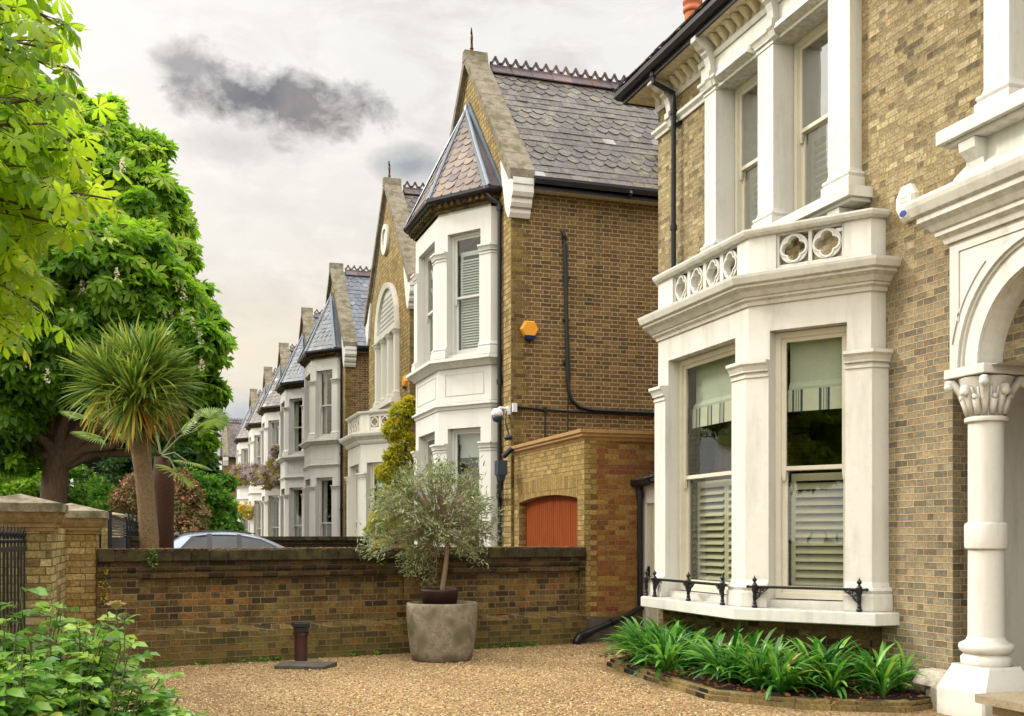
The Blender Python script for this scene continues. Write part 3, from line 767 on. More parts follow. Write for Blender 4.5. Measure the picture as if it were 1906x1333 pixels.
PB = [(T1, 9.31), (6.97, 9.31), (6.18, 10.39), (6.18, 12.62), (6.97, 13.70), (T1, 13.70)]
segs = [Frame(PB[i], PB[i+1]) for i in range(5)]
m = MB()
RV = .17
for i, fr in enumerate(segs):
    ops = []
    if i == 1: ops = [(.25, 1.09, .92, 3.84)]
    if i == 2: ops = [(.28, 1.94, .92, 3.84)]
    if i == 3: ops = [(.25, 1.09, .92, 3.84)]
    wall(m, fr, 0, fr.L, .84, 4.2, ops, RV)
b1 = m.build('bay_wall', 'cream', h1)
m = MB(); m.mould(offset_path(PB, -.06), [(-.1, 0), (0, 0), (0, .72), (-.1, .72)]); m.build('bay_plinth', 'brick_plinth', h1)
m = MB(); m.mould(PB, [(-.3, .72), (.2, .70), (.215, .71), (.215, .825), (.2, .835), (-.3, .86)]); m.build('window_sill', 'cream', h1)
m = MB()
for sub in ([(T1, 9.31), (6.97, 9.31), (lambda f: f(.254, 0, 0)[:2])(segs[1])], pts_along(PB, 2, segs[1].L-1.09, .28), pts_along(PB, 3, segs[2].L-1.94, .25), pts_along(PB, 4, segs[3].L-1.09, .17)):
    p = MB(); p.mould(sub, [(-.01, 1.135), (.045, 1.135), (.045, 3.341), (-.01, 3.341)]); p.mould(sub, cap_prof(3.34)); p.mould(sub, base_prof(.842, 1.05))
    p.build('pilaster', 'cream', h1)
m = MB(); m.mould(PB, [(-.05, 4.13), (.02, 4.13), (.035, 4.17), (.07, 4.19), (.07, 4.215), (.09, 4.22), (.13, 4.27), (.19, 4.30), (.19, 4.325), (.225, 4.34), (.25, 4.40), (.255, 4.43), (-.05, 4.47)]); m.build('cornice', 'cream', h1)
m = MB(); slab(m, PB, 4.22, 4.45, T1+.02); m.build('balcony_floor', 'cream', h1)
parapet(h1, PB, 4.45, 4.96, 'cream', {1: [.47, .83], 2: [.43, .83, 1.23, 1.63], 3: [.47, .83]}, cz=4.70, half=.160)
# lower windows with shutters and blinds
for i, (a0, a1) in ((1, (.25, 1.09)), (2, (.28, 1.94)), (3, (.25, 1.09))):
    fr = segs[i]
    w = sash(h1, fr, a0, a1, .93, 3.835, -RV+.02, 2.35, 'paint_frame', 'glass_lower', .06)
    louvres(w, fr, a0+.1, a1-.1, 1.0, 2.3, -.36, stiles=1 if a1-a0 < 1 else 2, pitch=.088)
    s_ = MB()
    zt, zb = 3.78, 2.98
    s_.face([fr(a0+.1, -.34, zt), fr(a1-.1, -.34, zt), fr(a1-.1, -.34, zb+.33), fr(a0+.1, -.34, zb+.33)])
    s_.face([fr(a0+.1, -.34, zb+.33), fr(a1-.1, -.34, zb+.33), fr(a1-.1, -.30, zb+.27), fr(a0+.1, -.30, zb+.27)])
    s_.face([fr(a0+.1, -.30, zb+.27), fr(a1-.1, -.30, zb+.27), fr(a1-.1, -.31, zb+.2), fr(a0+.1, -.31, zb+.2)])
    bl = s_.build('roman_blind', 'roman_blind_cloth', w)
    s_ = MB(); s_.face([fr(a0+.09, -.295, zb+.24), fr(a1-.09, -.295, zb+.24), fr(a1-.09, -.29, zb), fr(a0+.09, -.29, zb)]); s_.build('blind_border', 'stripe_cloth', bl)
    if i == 2: curtain(w, fr, a0+.1, a1-.1, 2.3, 3.3, -.62, 'curtain_dark', 9, .03)
# upper windows
for sp in ((12.59, 12.89), (11.2, 11.55), (9.71, 10.1)):
    p = MB(); a0, a1 = sp
    p.box(a0, a1, -.24, .15, 5.28, 7.55, fh)
    loop = [(a1, 0)]
    pa = [fh(a0, .0, 0)[:2], fh(a0, .15, 0)[:2], fh(a1, .15, 0)[:2], fh(a1, .0, 0)[:2]]
    p.mould(pa, cap_prof(7.50, 1, 0)); p.mould(pa, base_prof(5.285, .9, 0))
    p.build('pilaster', 'cream', h1)
m = MB()
m.box(9.62, 13.02, -.02, .135, 7.68, 8.17, fh)
for a0, a1 in ((11.56, 12.58), (10.11, 11.19)):
    m.box(a0-.06, a1+.06, -.2, .13, 7.52, 7.682, fh)
    m.hull8([fh(a0+.06, .13, 7.56), fh(a1-.06, .13, 7.56), fh(a1-.06, .13, 7.70), fh(a0+.06, .13, 7.70), fh(a0+.13, .23, 7.60), fh(a1-.13, .23, 7.60), fh(a1-.13, .21, 7.67), fh(a0+.13, .21, 7.67)])
m.mould([fh(9.6, .135, 0)[:2], fh(13.04, .135, 0)[:2]], [(-.01, 7.93), (.02, 7.93), (.035, 7.96), (.04, 8.0), (-.01, 8.0)])
m.build('frieze', 'cream', h1)
m = MB(); m.box(9.52, 13.1, -.0, .30, 5.17, 5.282, fh); m.box(9.56, 13.06, -.0, .24, 5.13, 5.168, fh)
for c in (9.9, 11.37, 12.74):
    m.extr([fh(c-.11, .0, 5.125), fh(c-.11, .23, 5.125), fh(c-.11, .22, 5.05), fh(c-.11, .12, 5.0), fh(c-.11, .1, 4.92), fh(c-.11, .0, 4.88)], (0, .22, 0))
m.build('window_sill', 'cream', h1)
for a0, a1 in ((11.56, 12.58), (10.11, 11.19)):
    w = sash(h1, fh, a0, a1, 5.29, 7.52, -.13, 6.44, 'paint_frame', 'glass_strong', .06)
    louvres(w, fh, a0+.1, a1-.1, 5.36, 6.4, -.3, stiles=2, pitch=.085)
    curtain(w, fh, a0+.75, a1-.08, 6.4, 7.5, -.42, 'curtain', 3, .02)
m = MB(); m.mould([(T1, 13.03), (T1, 14.6), (T1+.6, 14.6)], [(-.02, 7.56), (.03, 7.56), (.04, 7.60), (.08, 7.64), (.08, 7.68), (-.02, 7.7)]); m.mould([(T1, 13.05), (T1, 14.6)], [(-.02, 7.95), (.03, 7.95), (.05, 8.0), (.06, 8.17), (-.02, 8.17)]); m.build('string_course', 'cream', h1)
BR = [(0, 7.52), (.05, 7.56), (.08, 7.64), (.10, 7.66), (.10, 7.74), (.075, 7.76), (.085, 7.86), (.11, 7.94), (.15, 7.98), (.15, 8.02), (.2, 8.04), (.25, 8.09), (.30, 8.12), (.30, 8.19), (0, 8.19)]
for s0, dd in ((14.0, 0.), (12.62, .135), (11.1, .135), (9.62, .135), (8.2, 0.), (6.9, 0), (5.6, 0)):
    m = MB(); k_ = 1.0 if dd else 1.35
    m.extr([fh(s0, dd+d*k_, z) for d, z in BR], (0, .13, 0)); m.build('bracket', 'cream', h1, bevel=.006)
s = 8.45
while s < 14.5:
    m = MB()
    if min(abs(s+.08-q-.08) for q in (14.0, 12.62, 11.1, 9.62)) > .13:
        dd = .135 if 9.6 < s < 13.0 else .055
        m.hull8([fh(s+.06, dd-.02, 8.01), fh(s+.09, dd-.02, 8.01), fh(s+.09, dd+.02, 8.01), fh(s+.06, dd+.02, 8.01), fh(s, dd-.02, 8.175), fh(s+.15, dd-.02, 8.175), fh(s+.125, dd+.16, 8.175), fh(s+.025, dd+.16, 8.175)])
        m.build('dentil', 'soffit', h1, bevel=.008)
    s += .19
EV = [(16.6, 1.4), (6.5, 1.4), (6.5, 14.98), (16.6, 14.98)]
m = MB(); m.box(6.74, 16.5, 1.5, 14.93, 8.18, 8.21); m.build('soffit', 'soffit', h1)
m = MB(); 
m.mould([(6.74, 1.45), (6.74, 14.93), (16.5, 14.93)], [(-.02, 8.165), (.02, 8.165), (.02, 8.35), (-.02, 8.35)])
m.mould([(6.74, 1.45), (6.74, 14.93), (16.5, 14.93)], [(.02, 8.23), (.08, 8.23), (.12, 8.28), (.12, 8.35), (.105, 8.35), (.10, 8.29), (.07, 8.255), (.02, 8.255)])
m.build('gutter', 'fascia', h1)
m = MB(); zr = 11.8
c0, c1, c2, c3 = (6.62, 1.3, 8.37), (6.62, 15.06, 8.37), (16.6, 15.06, 8.37), (16.6, 1.3, 8.37); r0, r1 = (11.5, 6.3, zr), (11.5, 10.1, zr)
for q in ([c0, c1, r1, r0], [c1, c2, r1], [c2, c3, r0, r1], [c3, c0, r0], [c0, c1, c2, c3]): m.face(q, .3)
L_ = math.hypot(4.9, zr-8.36)
def sp1(v): t = v/L_; return (t*5.0, 13.76-t*4.96)
slats(m, (6.6, 1.3, 8.365), (0, 1, 0), (4.9, 0, zr-8.36), 13.76, L_, .26, .3, (3, 0), sp1)
m.build('roof', 'slate_purple', h1)
m = MB(); dp = [fh(14.56, .55, 8.08), fh(14.5, .5, 7.98), fh(13.93, .12, 7.82), fh(13.9, .1, 7.76), fh(13.9, .1, 4.5)]
dp = [fh(13.9, .42, 8.28), fh(13.9, .42, 8.08), fh(13.9, .1, 7.97), fh(13.9, .1, 7.8), fh(13.9, .1, 4.4)]
m.tube(dp, .036, 10); 
for z in (7.66, 6.0): m.tube([fh(13.9, .1, z), fh(13.9, .1, z+.07)], .05, 10)
m.box(13.82, 13.98, 0, .06, 7.52, 7.55, fh)
m.tube([fh(13.9, .42, 8.16), fh(13.9, .42, 8.23)], .048, 10)
m.build('downpipe', 'black_iron', h1)
# chimney with pots behind the eaves belongs to house 2 (below)
# porch
fp = Frame((6.9, 0), (6.9, 1))
m = MB()
wall(m, fp, 5.78, 8.08, 3.12, 4.33, [(6.16, 7.70, 3.1, 3.88, .77)], .36, 24)
m.box(8.079, 8.08, -.25, 0, 3.12, 4.33, fp); m.box(5.78, 5.781, -.25, 0, 3.12, 4.33, fp)
m.box(5.78, 6.16, -.36, -.001, 3.12, 3.14, fp); m.box(7.7, 8.079, -.36, -.001, 3.12, 3.14, fp)
m.box(5.78, 8.08, -.36, -.25, 3.9, 4.3, fp)
m.build('porch_arch', 'cream', h1)
m = MB()
def archband(mb, fr, c, z, r0, r1, d0, d1, n=28, a0=0, a1=math.pi):
    for i in range(n):
        q = [(a0+(a1-a0)*(i+k)/n) for k in (0, 1)]
        P = [fr(c+r*math.cos(t), d, z+r*math.sin(t)) for d in (d0, d1) for (r, t) in ((r0, q[0]), (r1, q[0]), (r1, q[1]), (r0, q[1]))]
        mb.hull8(P, .5)
archband(m, fp, 6.93, 3.125, .77, .84, -.01, .03); archband(m, fp, 6.93, 3.125, .97, 1.0, -.01, .02); archband(m, fp, 6.93, 3.125, 1.0, 1.055, -.01, .045)
# raised panel lines in the spandrel
for (x0, x1, z0, z1) in ((7.95, 7.965, 3.55, 4.2), (5.9, 5.915, 3.55, 4.2), (5.915, 7.95, 4.185, 4.2)): m.box(x0, x1, -.01, .012, z0, z1, fp)
archband(m, fp, 6.93, 3.125, 1.13, 1.145, -.01, .012, 24, R(12), R(52))
m.build('arch_moulding', 'cream', h1)
m = MB(); pc = [(T1, 5.78), (6.9, 5.78), (6.9, 8.08), (T1, 8.08)]
m.mould(pc, [(-.02, 4.28), (.03, 4.28), (.045, 4.33), (.09, 4.36), (.09, 4.40), (.11, 4.41), (.15, 4.46), (.2, 4.5), (.2, 4.55), (.235, 4.57), (.27, 4.64), (.28, 4.68), (.28, 4.71), (-.02, 4.76)])
m.mould(pc, [(-.1, 4.72), (.02, 4.74), (.0, 4.80), (-.03, 4.88), (-.1, 4.98), (-.14, 5.02)])
m.box(5.9, 7.96, -.24, -.08, 4.72, 5.2, fp)
m.box(5.78, 8.08, -.24, .0, 4.3, 4.72, fp)
m.build('porch_cornice', 'cream', h1)
m = MB(); m.box(5.78, 8.12, -.2, .12, 5.18, 5.30, fp); m.box(5.82, 8.06, -.2, .06, 5.14, 5.178, fp)
for c in (7.70, 6.1):
    m.extr([fp(c, -.2, 5.135), fp(c, .06, 5.135), fp(c, .05, 5.05), fp(c, -.04, 4.97), fp(c, -.06, 4.86), fp(c, -.2, 4.82)], (0, .2, 0))
m.build('window_sill', 'cream', h1)
for (a0, a1) in ((7.42, 7.72), (6.03, 6.33)):
    p = MB(); p.box(a0, a1, -.4, -.06, 5.302, 7.6, fp); pa = [fp(a0, -.25, 0)[:2], fp(a0, -.06, 0)[:2], fp(a1, -.06, 0)[:2], fp(a1, -.25, 0)[:2]]
    p.mould(pa, base_prof(5.302, .9, 0)); p.mould(pa, cap_prof(7.5, 1, 0)); p.build('pilaster', 'cream', h1)
w = sash(h1, fh, 6.36, 7.39, 5.41, 7.49, -.13, 6.5)
def column(cy, cx=7.06):
    c = MB()
    c.lathe([(.157, .70), (.155, .74), (.152, 1.5), (.152, 2.64)], cx, cy, 32)
    c.lathe([(.156, 1.485), (.178, 1.50), (.183, 1.52), (.183, 1.70), (.178, 1.72), (.156, 1.735)], cx, cy, 32)
    col = c.build('column', 'cream', h1, smooth=False)
    for p in col.data.polygons: p.use_smooth = True
    col.modifiers.new('es', 'EDGE_SPLIT').split_angle = R(35)
    b = MB(); b.lathe([(.21, .455), (.215, .47), (.215, .53), (.195, .55), (.19, .56), (.225, .585), (.235, .62), (.225, .65), (.195, .665), (.17, .68), (.158, .71)], cx, cy, 32)
    bo = b.build('column_base', 'cream', col, smooth=True); bo.modifiers.new('es', 'EDGE_SPLIT').split_angle = R(50)
    k = MB(); k.lathe([(.15, 2.62), (.178, 2.63), (.185, 2.65), (.178, 2.67), (.15, 2.68), (.16, 2.75), (.175, 2.85), (.21, 2.95), (.235, 3.02), (.2, 3.03)], cx, cy, 32)
    ko = k.build('capital', 'cream', col, smooth=True); ko.modifiers.new('es', 'EDGE_SPLIT').split_angle = R(50)
    k = MB()
    for i in range(8):
        an = i*math.pi/4+math.pi/8*0; ux, uy = math.cos(an), math.sin(an); big = (i % 2 == 1)
        top = 3.0 if big else 2.93; rr = .31 if big else .235
        pts = [(cx+ux*r_, cy+uy*r_, z_) for r_, z_ in ((.155, 2.69), (.175, 2.8), (.205, 2.9), (rr-.03, top), (rr+.01, top-.01), (rr+.015, top-.045), (rr-.01, top-.055))]
        k.tube(pts, [.02, .034, .04, .042, .035, .026, .016], 8)
        k.lathe([(0, top-.085), (.035, top-.07), (.045, top-.04), (.032, top-.01), (0, top)], cx+ux*(rr-.0), cy+uy*(rr-.0), 10)
        an2 = an+math.pi/8; pts = [(cx+math.cos(an2)*r_, cy+math.sin(an2)*r_, z_) for r_, z_ in ((.157, 2.69), (.17, 2.76), (.2, 2.83), (.22, 2.845), (.225, 2.82))]
        k.tube(pts, [.022, .032, .034, .026, .014], 8)
        for off in (-.14, .14):
            a3 = an2+off; k.tube([(cx+math.cos(a3)*.158, cy+math.sin(a3)*.158, 2.69), (cx+math.cos(a3)*.18, cy+math.sin(a3)*.18, 2.83), (cx+math.cos(a3)*.215, cy+math.sin(a3)*.215, 2.93)], [.008, .012, .012], 6)
    k.build('carved_leaves', 'cream', ko, smooth=True)
    a = MB(); a.box(cx-.245, cx+.235, cy-.24, cy+.26, 3.03, 3.118); a.build('abacus', 'cream', col, bevel=.01)
    p = MB()
    def octo(h, ch, z): return [(cx+x, cy+y, z) for x, y in ((-h, -h+ch), (-h+ch, -h), (h-ch, -h), (h, -h+ch), (h, h-ch), (h-ch, h), (-h+ch, h), (-h, h-ch))]
    A = octo(.30, .02, 0); B = octo(.30, .02, .24); Cc = octo(.235, .06, .44)
    for Q, W in ((A, B), (B, Cc)):
        for i in range(8): p.face([Q[i], Q[(i+1) % 8], W[(i+1) % 8], W[i]])
    p.face(Cc); p.face([q for q in octo(.225, .05, .441)]); 
    for i in range(8): p.face([Cc[i], Cc[(i+1) % 8], octo(.225, .05, .458)[(i+1) % 8], octo(.225, .05, .458)[i]])
    p.face(octo(.225, .05, .458))
    p.build('pedestal', 'cream', col)
column(7.80); column(6.06)
m = MB(); m.box(6.5, 8.75, 6.4, 7.12, .0, .245); m.extr([(6.36, 6.3, .247), (6.36, 7.14, .247), (6.42, 7.22, .247), (8.78, 7.22, .247), (8.78, 6.3, .247)], (0, 0, .06)); m.build('porch_step', 'step_stone', h1, bevel=.015)

# window guards (cast iron) on the sill
def guard(label, p, q, posts):
    fr = Frame(p, q); P0 = fr(posts[0], 0, .84); t = thing('window_guard', label, 'window guard', P0, 'cast iron guards along the bay window sill')
    m = MB()
    r_ = MB(); r_.tube([fr(posts[0]-.06, 0, 1.065), fr(posts[-1]+.06, 0, 1.065)], .0125, 8)
    a = posts[0]
    while a < posts[-1]: r_.tube([fr(a, 0, 1.065), fr(a+.012, 0, 1.065)], .0165, 8); a += .03
    r_.build('rail', 'black_iron', t)
    for a in posts:
        c = MB(); x, y, _ = fr(a, 0, 0)
        c.lathe([(.03, .842), (.03, .86), (.02, .875), (.024, .89), (.017, .91), (.022, .95), (.02, 1.0), (.028, 1.02), (.03, 1.045), (.03, 1.085), (.022, 1.1), (.01, 1.115), (.024, 1.13), (.026, 1.145), (.015, 1.16), (.006, 1.175), (0.001, 1.19)], x, y, 12)
        for sg in (-1, 1):
            if (a == posts[0] and sg < 0) or (a == posts[-1] and sg > 0):
                c.tube([fr(a, 0, 1.065), fr(a+sg*.07, 0, 1.065)], .011, 6); c.lathe([(0.001, 1.045), (.02, 1.055), (.02, 1.075), (.001, 1.085)], *fr(a+sg*.075, 0, 0)[:2], 8); continue
            pts = [fr(a+sg*u, 0, z) for u, z in ((.015, .93), (.05, .96), (.07, 1.0), (.11, 1.02), (.15, 1.055))]
            c.tube(pts, .009, 6)
            for (u, z, r0) in ((.05, 1.03, .022), (.085, 1.04, .016), (.035, .985, .018), (.1, 1.03, .012)):
                ring = [fr(a+sg*u+r0*math.cos(t_), 0, z+r0*math.sin(t_)) for t_ in [k*math.pi/4 for k in range(9)]]
                c.tube(ring, .007, 5, caps=False)
        c.build('post', 'black_iron', t, smooth=False)
    return t
PG = offset_path(PB, .15)
f_ = Frame(PG[2], PG[3])
guard('black cast iron guard with three posts on the long street-facing part of the bay sill', PG[2], PG[3], [.35, f_.L/2, f_.L-.25])
guard('black cast iron guard with two posts on the angled near part of the bay sill', PG[1], PG[2], [.15, segs[1].L-.06])
guard('black cast iron guard at the far angled end of the bay sill, mostly hidden', PG[3], PG[4], [.02, 1.2])

# alarm box white on house 1
def alarm(label, fr, a, z, w, h, shell, lens, six=False, cat='alarm box'):
    t = thing('alarm_box', label, cat, fr(a, 0, z)); m = MB()
    if six: pts = [(w/2*math.cos(R(60*k)), h/2*math.sin(R(60*k))/.866) for k in range(6)]
    else: pts = [(-w*.2, -h*.5), (w*.2, -h*.5), (w*.5, -h*.15), (w*.5, h*.2), (w*.22, h*.5), (-w*.22, h*.5), (-w*.5, h*.2), (-w*.5, -h*.15)]
    n = len(pts)
    back = [fr(a+x, .0, z+y) for x, y in pts]; mid = [fr(a+x, .05, z+y) for x, y in pts]; front = [fr(a+x*.82, .085, z+y*.82) for x, y in pts]
    for A, B in ((back, mid), (mid, front)):
        for i in range(n): m.face([A[i], A[(i+1) % n], B[(i+1) % n], B[i]], .5)
    m.face(front, .5); m.face(back, .5)
    sh = m.build('cover', shell, t)
    for k in (.13, .0): 
        q = MB(); q.box(a-w*.2, a+w*.2, .085, .088, z+h*k, z+h*k+.006, fr); q.build('groove', 'shutter_paint', sh) if not six else None
    l_ = MB(); 
    if six: l_.hull8([fr(a-w*.22, .01, z-h*.62), fr(a+w*.22, .01, z-h*.62), fr(a+w*.22, .09, z-h*.60), fr(a-w*.22, .09, z-h*.60), fr(a-w*.3, .01, z-h*.38), fr(a+w*.3, .01, z-h*.38), fr(a+w*.28, .092, z-h*.36), fr(a-w*.28, .092, z-h*.36)])
    else: 
        ring = [(a+w*.2*math.cos(t_), z-h*.3+h*.09*math.sin(t_)) for t_ in [k*math.pi/8 for k in range(16)]]
        l_.extr([fr(x, .07, y) for x, y in ring], tuple(Vector(fr(0, .022, 0))-Vector(fr(0, 0, 0))))
    l_.build('lens', lens, t)
    return t
alarm('white burglar alarm box with a blue lens on the brick beside the porch cornice', fh, 8.93, 4.93, .27, .36, 'alarm_white', 'alarm_blue_light')

# side passage lean-to
sp = thing('side_porch', 'small white side entrance with slate hood between the garage and the cream bay', 'side porch', (7.1, 14.9, 0))
m = MB(); fs = Frame((7.17, 14.62), (7.17, 15.19)); 
m.box(0, .57, -.08, 0, 2.12, 2.42, fs); m.box(.43, .57, -.08, 0, 0, 2.12, fs); m.box(0, .04, -.08, 0, 0, 2.12, fs); m.build('door_frame', 'white_warm', sp)
m = MB(); m.box(.04, .43, -.075, -.04, 0, 2.12, fs); m.box(.045, .1, -.04, -.03, .02, 2.1, fs); m.box(.3, .34, -.04, -.02, .02, 2.1, fs); d_ = m.build('door', 'shutter_paint', sp)
m = MB(); m.box(.385, .4, -.04, .0, .95, 1.15, fs); m.tube([fs(.37, .0, .98), fs(.37, .03, 1.0), fs(.37, .03, 1.1), fs(.37, .0, 1.12)], .008, 6); m.build('handle', 'black_iron', d_)
m = MB(); m.hull8([(6.98, 14.6, 2.44), (6.98, 15.19, 2.44), (8.6, 15.19, 2.44), (8.6, 14.6, 2.44), (6.98, 14.6, 2.46), (6.98, 15.19, 2.46), (8.6, 15.19, 3.0), (8.6, 14.6, 3.0)], .2)
slats(m, (6.96, 14.6, 2.47), (0, 1, 0), (1.62, 0, .54), .59, .5, .16, .2, (2, 0)); m.build('roof', 'slate_purple', sp)
m = MB(); m.tube([(7.0, 14.6, 2.42), (7.0, 15.19, 2.42)], .045, 8); m.tube([(7.07, 15.14, 2.4), (7.1, 15.14, 2.25), (7.1, 15.14, .55)], .04, 10); m.tube([(7.1, 15.14, 2.2), (7.1, 15.14, 2.32)], .055, 10); m.build('downpipe', 'black_iron', sp)

wp = thing('waste_pipe', 'black waste pipe sloping down to the gravel at the foot of the garage wall', 'waste pipe', (6.0, 14.95, 0))
m = MB(); m.tube([(7.12, 15.1, .52), (6.9, 15.05, .42), (6.12, 14.97, .14)], .048, 12); m.build('pipe', 'black_iron', wp)
m = MB(); m.tube([(6.2, 14.98, .17), (6.12, 14.97, .14), (6.02, 14.95, .11), (5.97, 14.94, .04), (5.97, 14.94, -.02)], .062, 12); m.build('elbow_joint', 'black_iron', wp)
m = MB(); m.tube([(6.62, 15.01, .325), (6.56, 15.0, .30)], .06, 12); m.build('collar', 'black_iron', wp)

# ================================================================== GABLED HOUSES
T2 = 6.15
HW = 2.75          # half width of the gabled block
APZ = 11.32; EVZ = 8.12
def finial(parent, cs, z=11.62):
    m = MB(); x = 6.2
    m.tube([(x, cs, z-.02), (x, cs, z+.2)], [.035, .026], 8); m.lathe([(.026, z+.06), (.045, z+.08), (.026, z+.1)], x, cs, 8)
    dx, dy = .35, .94
    m.tube([(x+.085*dx*math.cos(t), cs+.085*dy*math.cos(t), z+.27+.085*math.sin(t)) for t in [k*math.pi/8 for k in range(17)]], .017, 6, caps=False)
    m.tube([(x, cs, z+.18), (x, cs, z+.3), (x, cs, z+.38), (x, cs, z+.5)], [.02, .03, .02, .006], 6)
    for sg in (-1, 1):
        m.tube([(x+sg*o*dx, cs+sg*o*dy, z+h) for o, h in ((.01, .33), (.05, .36), (.09, .38), (.13, .46))], [.016, .022, .02, .005], 6)
    return m.build('finial', 'rust_iron_finial', parent)

def bay_path(cs, T=T2, half=.955, ds=1.04, dt=.76, ret=.15):
    return [(T, cs-half-ds), (T-ret, cs-half-ds), (T-ret-dt, cs-half), (T-ret-dt, cs+half), (T-ret, cs+half+ds), (T, cs+half+ds)]

def turret_bay(h, cs, wm, fm, roofm, near):
    P = bay_path(cs); sg = [Frame(P[i], P[i+1]) for i in range(5)]; L1 = sg[1].L; L2 = sg[2].L
    RV = .15
    lows = {1: (.25, L1-.24, .7, 3.70), 2: (.27, L2-.27, .7, 3.70), 3: (.24, L1-.25, .7, 3.70)}
    ups = {1: (.25, L1-.24, 5.12, 7.47), 2: (.27, L2-.27, 5.12, 7.47), 3: (.24, L1-.25, 5.12, 7.47)}
    m = MB()
    for i, fr in enumerate(sg): wall(m, fr, 0, fr.L, 0, 7.93, [d[i] for d in (lows, ups) if i in d], RV)
    slab(m, P, 4.1, 4.2, T2+.02); slab(m, P, 7.85, 7.92, T2+.02)
    # sunk panels: thin grooves
    m.build('bay_wall', wm, h)
    g = MB()
    for i in (1, 2, 3):
        fr = sg[i]; a0, a1 = .17, fr.L-.17
        for (x0, x1, z0, z1) in ((a0, a1, 4.74, 4.755), (a0, a1, 4.33, 4.345), (a0, a0+.015, 4.345, 4.74), (a1-.015, a1, 4.345, 4.74)): g.box(x0, x1, -.005, .008, z0, z1, fr)
    g.build('panel_moulding', fm, h)
    m = MB(); m.mould(P, [(-.02, 4.86), (.04, 4.86), (.08, 4.9), (.14, 4.95), (.2, 4.97), (.2, 5.03), (-.02, 5.08)]); m.build('window_sill', wm, h)
    m = MB(); m.mould(P, [(-.02, 4.06), (.02, 4.06), (.04, 4.11), (.08, 4.13), (.08, 4.17), (-.02, 4.2)]); m.build('string_course', wm, h)
    for (zb, zc) in ((5.06, 6.96), (.05, 3.24)):
        for sub in ([P[0], P[1], sg[1](.254, 0, 0)[:2]], pts_along(P, 2, .24, .27), pts_along(P, 3, .27, .24), pts_along(P, 4, .25, .14)):
            p = MB(); p.mould(sub, [(-.01, zb+.251), (.035, zb+.251), (.035, zc+.001), (-.01, zc+.001)]); p.mould(sub, cap_prof(zc, .95, .035)); p.mould(sub, base_prof(zb, .9, .035)); p.build('pilaster', wm, h)
    for k, (dct, meet) in enumerate(((lows, 2.1), (ups, 6.25))):
        for i, (a0, a1, z0, z1) in dct.items():
            fr = sg[i]; w = sash(h, fr, a0, a1, z0, z1, -RV+.02, meet, fm, 'glass', .05)
            if near:
                if k == 1: louvres(w, fr, a0+.08, a1-.08, z0+.06, z1-.3, -.30, 'net_blind', .052, 1, .62, 'blind'); 
                else:
                    curtain(w, fr, a0+.08, a1-.08, 3.15, z1-.05, -.3, 'roman_blind_cloth', 2, .004, name='blind')
                    if i < 3: curtain(w, fr, a0+.08, a0+.42, .8, 3.2, -.36, 'curtain', 4, .02, gather=.5)
                    if i > 1: curtain(w, fr, a1-.42, a1-.08, .8, 3.2, -.36, 'curtain', 4, .02, gather=-.5)
            else:
                curtain(w, fr, a0+.08, a0+.3, z0, z1, -.3, 'curtain', 3, .02)
                curtain(w, fr, a1-.25, a1-.06, z0, z1, -.3, 'curtain', 3, .02)
    # eaves, gutter and spire
    m = MB(); m.mould(P, [(-.02, 7.9), (.03, 7.9), (.03, 7.97), (.09, 7.98), (.09, 8.05), (.16, 8.06), (.16, 8.1), (-.02, 8.1)])
    for i in (1, 2, 3):
        fr = sg[i]; a = .05
        while a < fr.L-.05: m.box(a, a+.07, .08, .15, 7.975, 8.07, fr); a += .15
    m.build('eaves_brickwork', 'brick_plinth', h)
    m = MB(); m.mould(P, [(.14, 8.06), (.21, 8.06), (.25, 8.10), (.25, 8.16), (.14, 8.16)]); m.build('bay_gutter', 'fascia', h)
    E = offset_path(P, .2); ez = 8.13; ap = Vector((T2-.02, cs, 10.42))
    m = MB(); q = [(T2, cs-HW+.35, ez)]+[(x, y, ez) for x, y in E[1:5]]+[(T2, cs+HW-.35, ez)]
    corners = [Vector((E[i][0], E[i][1], ez)) for i in range(1, 5)]
    apf = Vector((T2-.06, cs, 10.40))
    A0 = Vector((T2+.02, corners[0].y-.02, ez)); A1 = Vector((T2+.02, corners[3].y+.02, ez))
    faces = [(corners[0], corners[1]), (corners[1], corners[2]), (corners[2], corners[3])]
    for a, b in [(A0, corners[0])]+faces+[(corners[3], A1)]: m.face([a, b, apf], .2)
    for a, b in faces:
        U = (b-a); wd = U.length; U = U.normalized(); mid = (apf-a).dot(U); V = apf-(a+U*mid); vl = V.length
        N = U.cross(V).normalized()
        if N.z < 0: N = -N
        def sp(v, mid=mid, wd=wd, vl=vl): t = min(v/vl, 1); return (mid*t, wd-(wd-mid)*t)
        slats(m, a+N*.012, U, V, wd, vl-.15, .21, .23, (0 if near else 2, 3), sp)
    m.build('bay_roof', roofm, h)
    m = MB()
    for c in corners:
        m.tube([c+Vector((0, 0, .03)), c.lerp(apf, .5)+Vector((-.01, 0, .03)), apf+Vector((0, 0, .03))], [.042, .04, .036], 8)
        nn = (c-apf); side = nn.cross(Vector((0, 0, 1))).normalized()
        for sgn in (-1, 1):
            a, b = c+Vector((0, 0, .012)), apf+Vector((0, 0, .012)); o1 = side*sgn*.105
            dz = Vector((0, 0, -.035))
            m.face([a, a+o1+dz, b+o1*.6+dz*.5, b], .5)
    for sgn, A in ((-1, A0), (1, A1)):
        c = corners[0] if sgn < 0 else corners[3]
        m.hull8([(T2-.012, A.y-sgn*-.0, ez), (T2-.03, A.y, ez), (T2-.03, A.y+sgn*.14, ez), (T2-.012, A.y+sgn*.14, ez), (T2-.012, cs, 10.42), (T2-.05, cs, 10.42), (T2-.05, cs+sgn*.08, 10.56), (T2-.012, cs+sgn*.08, 10.56)])
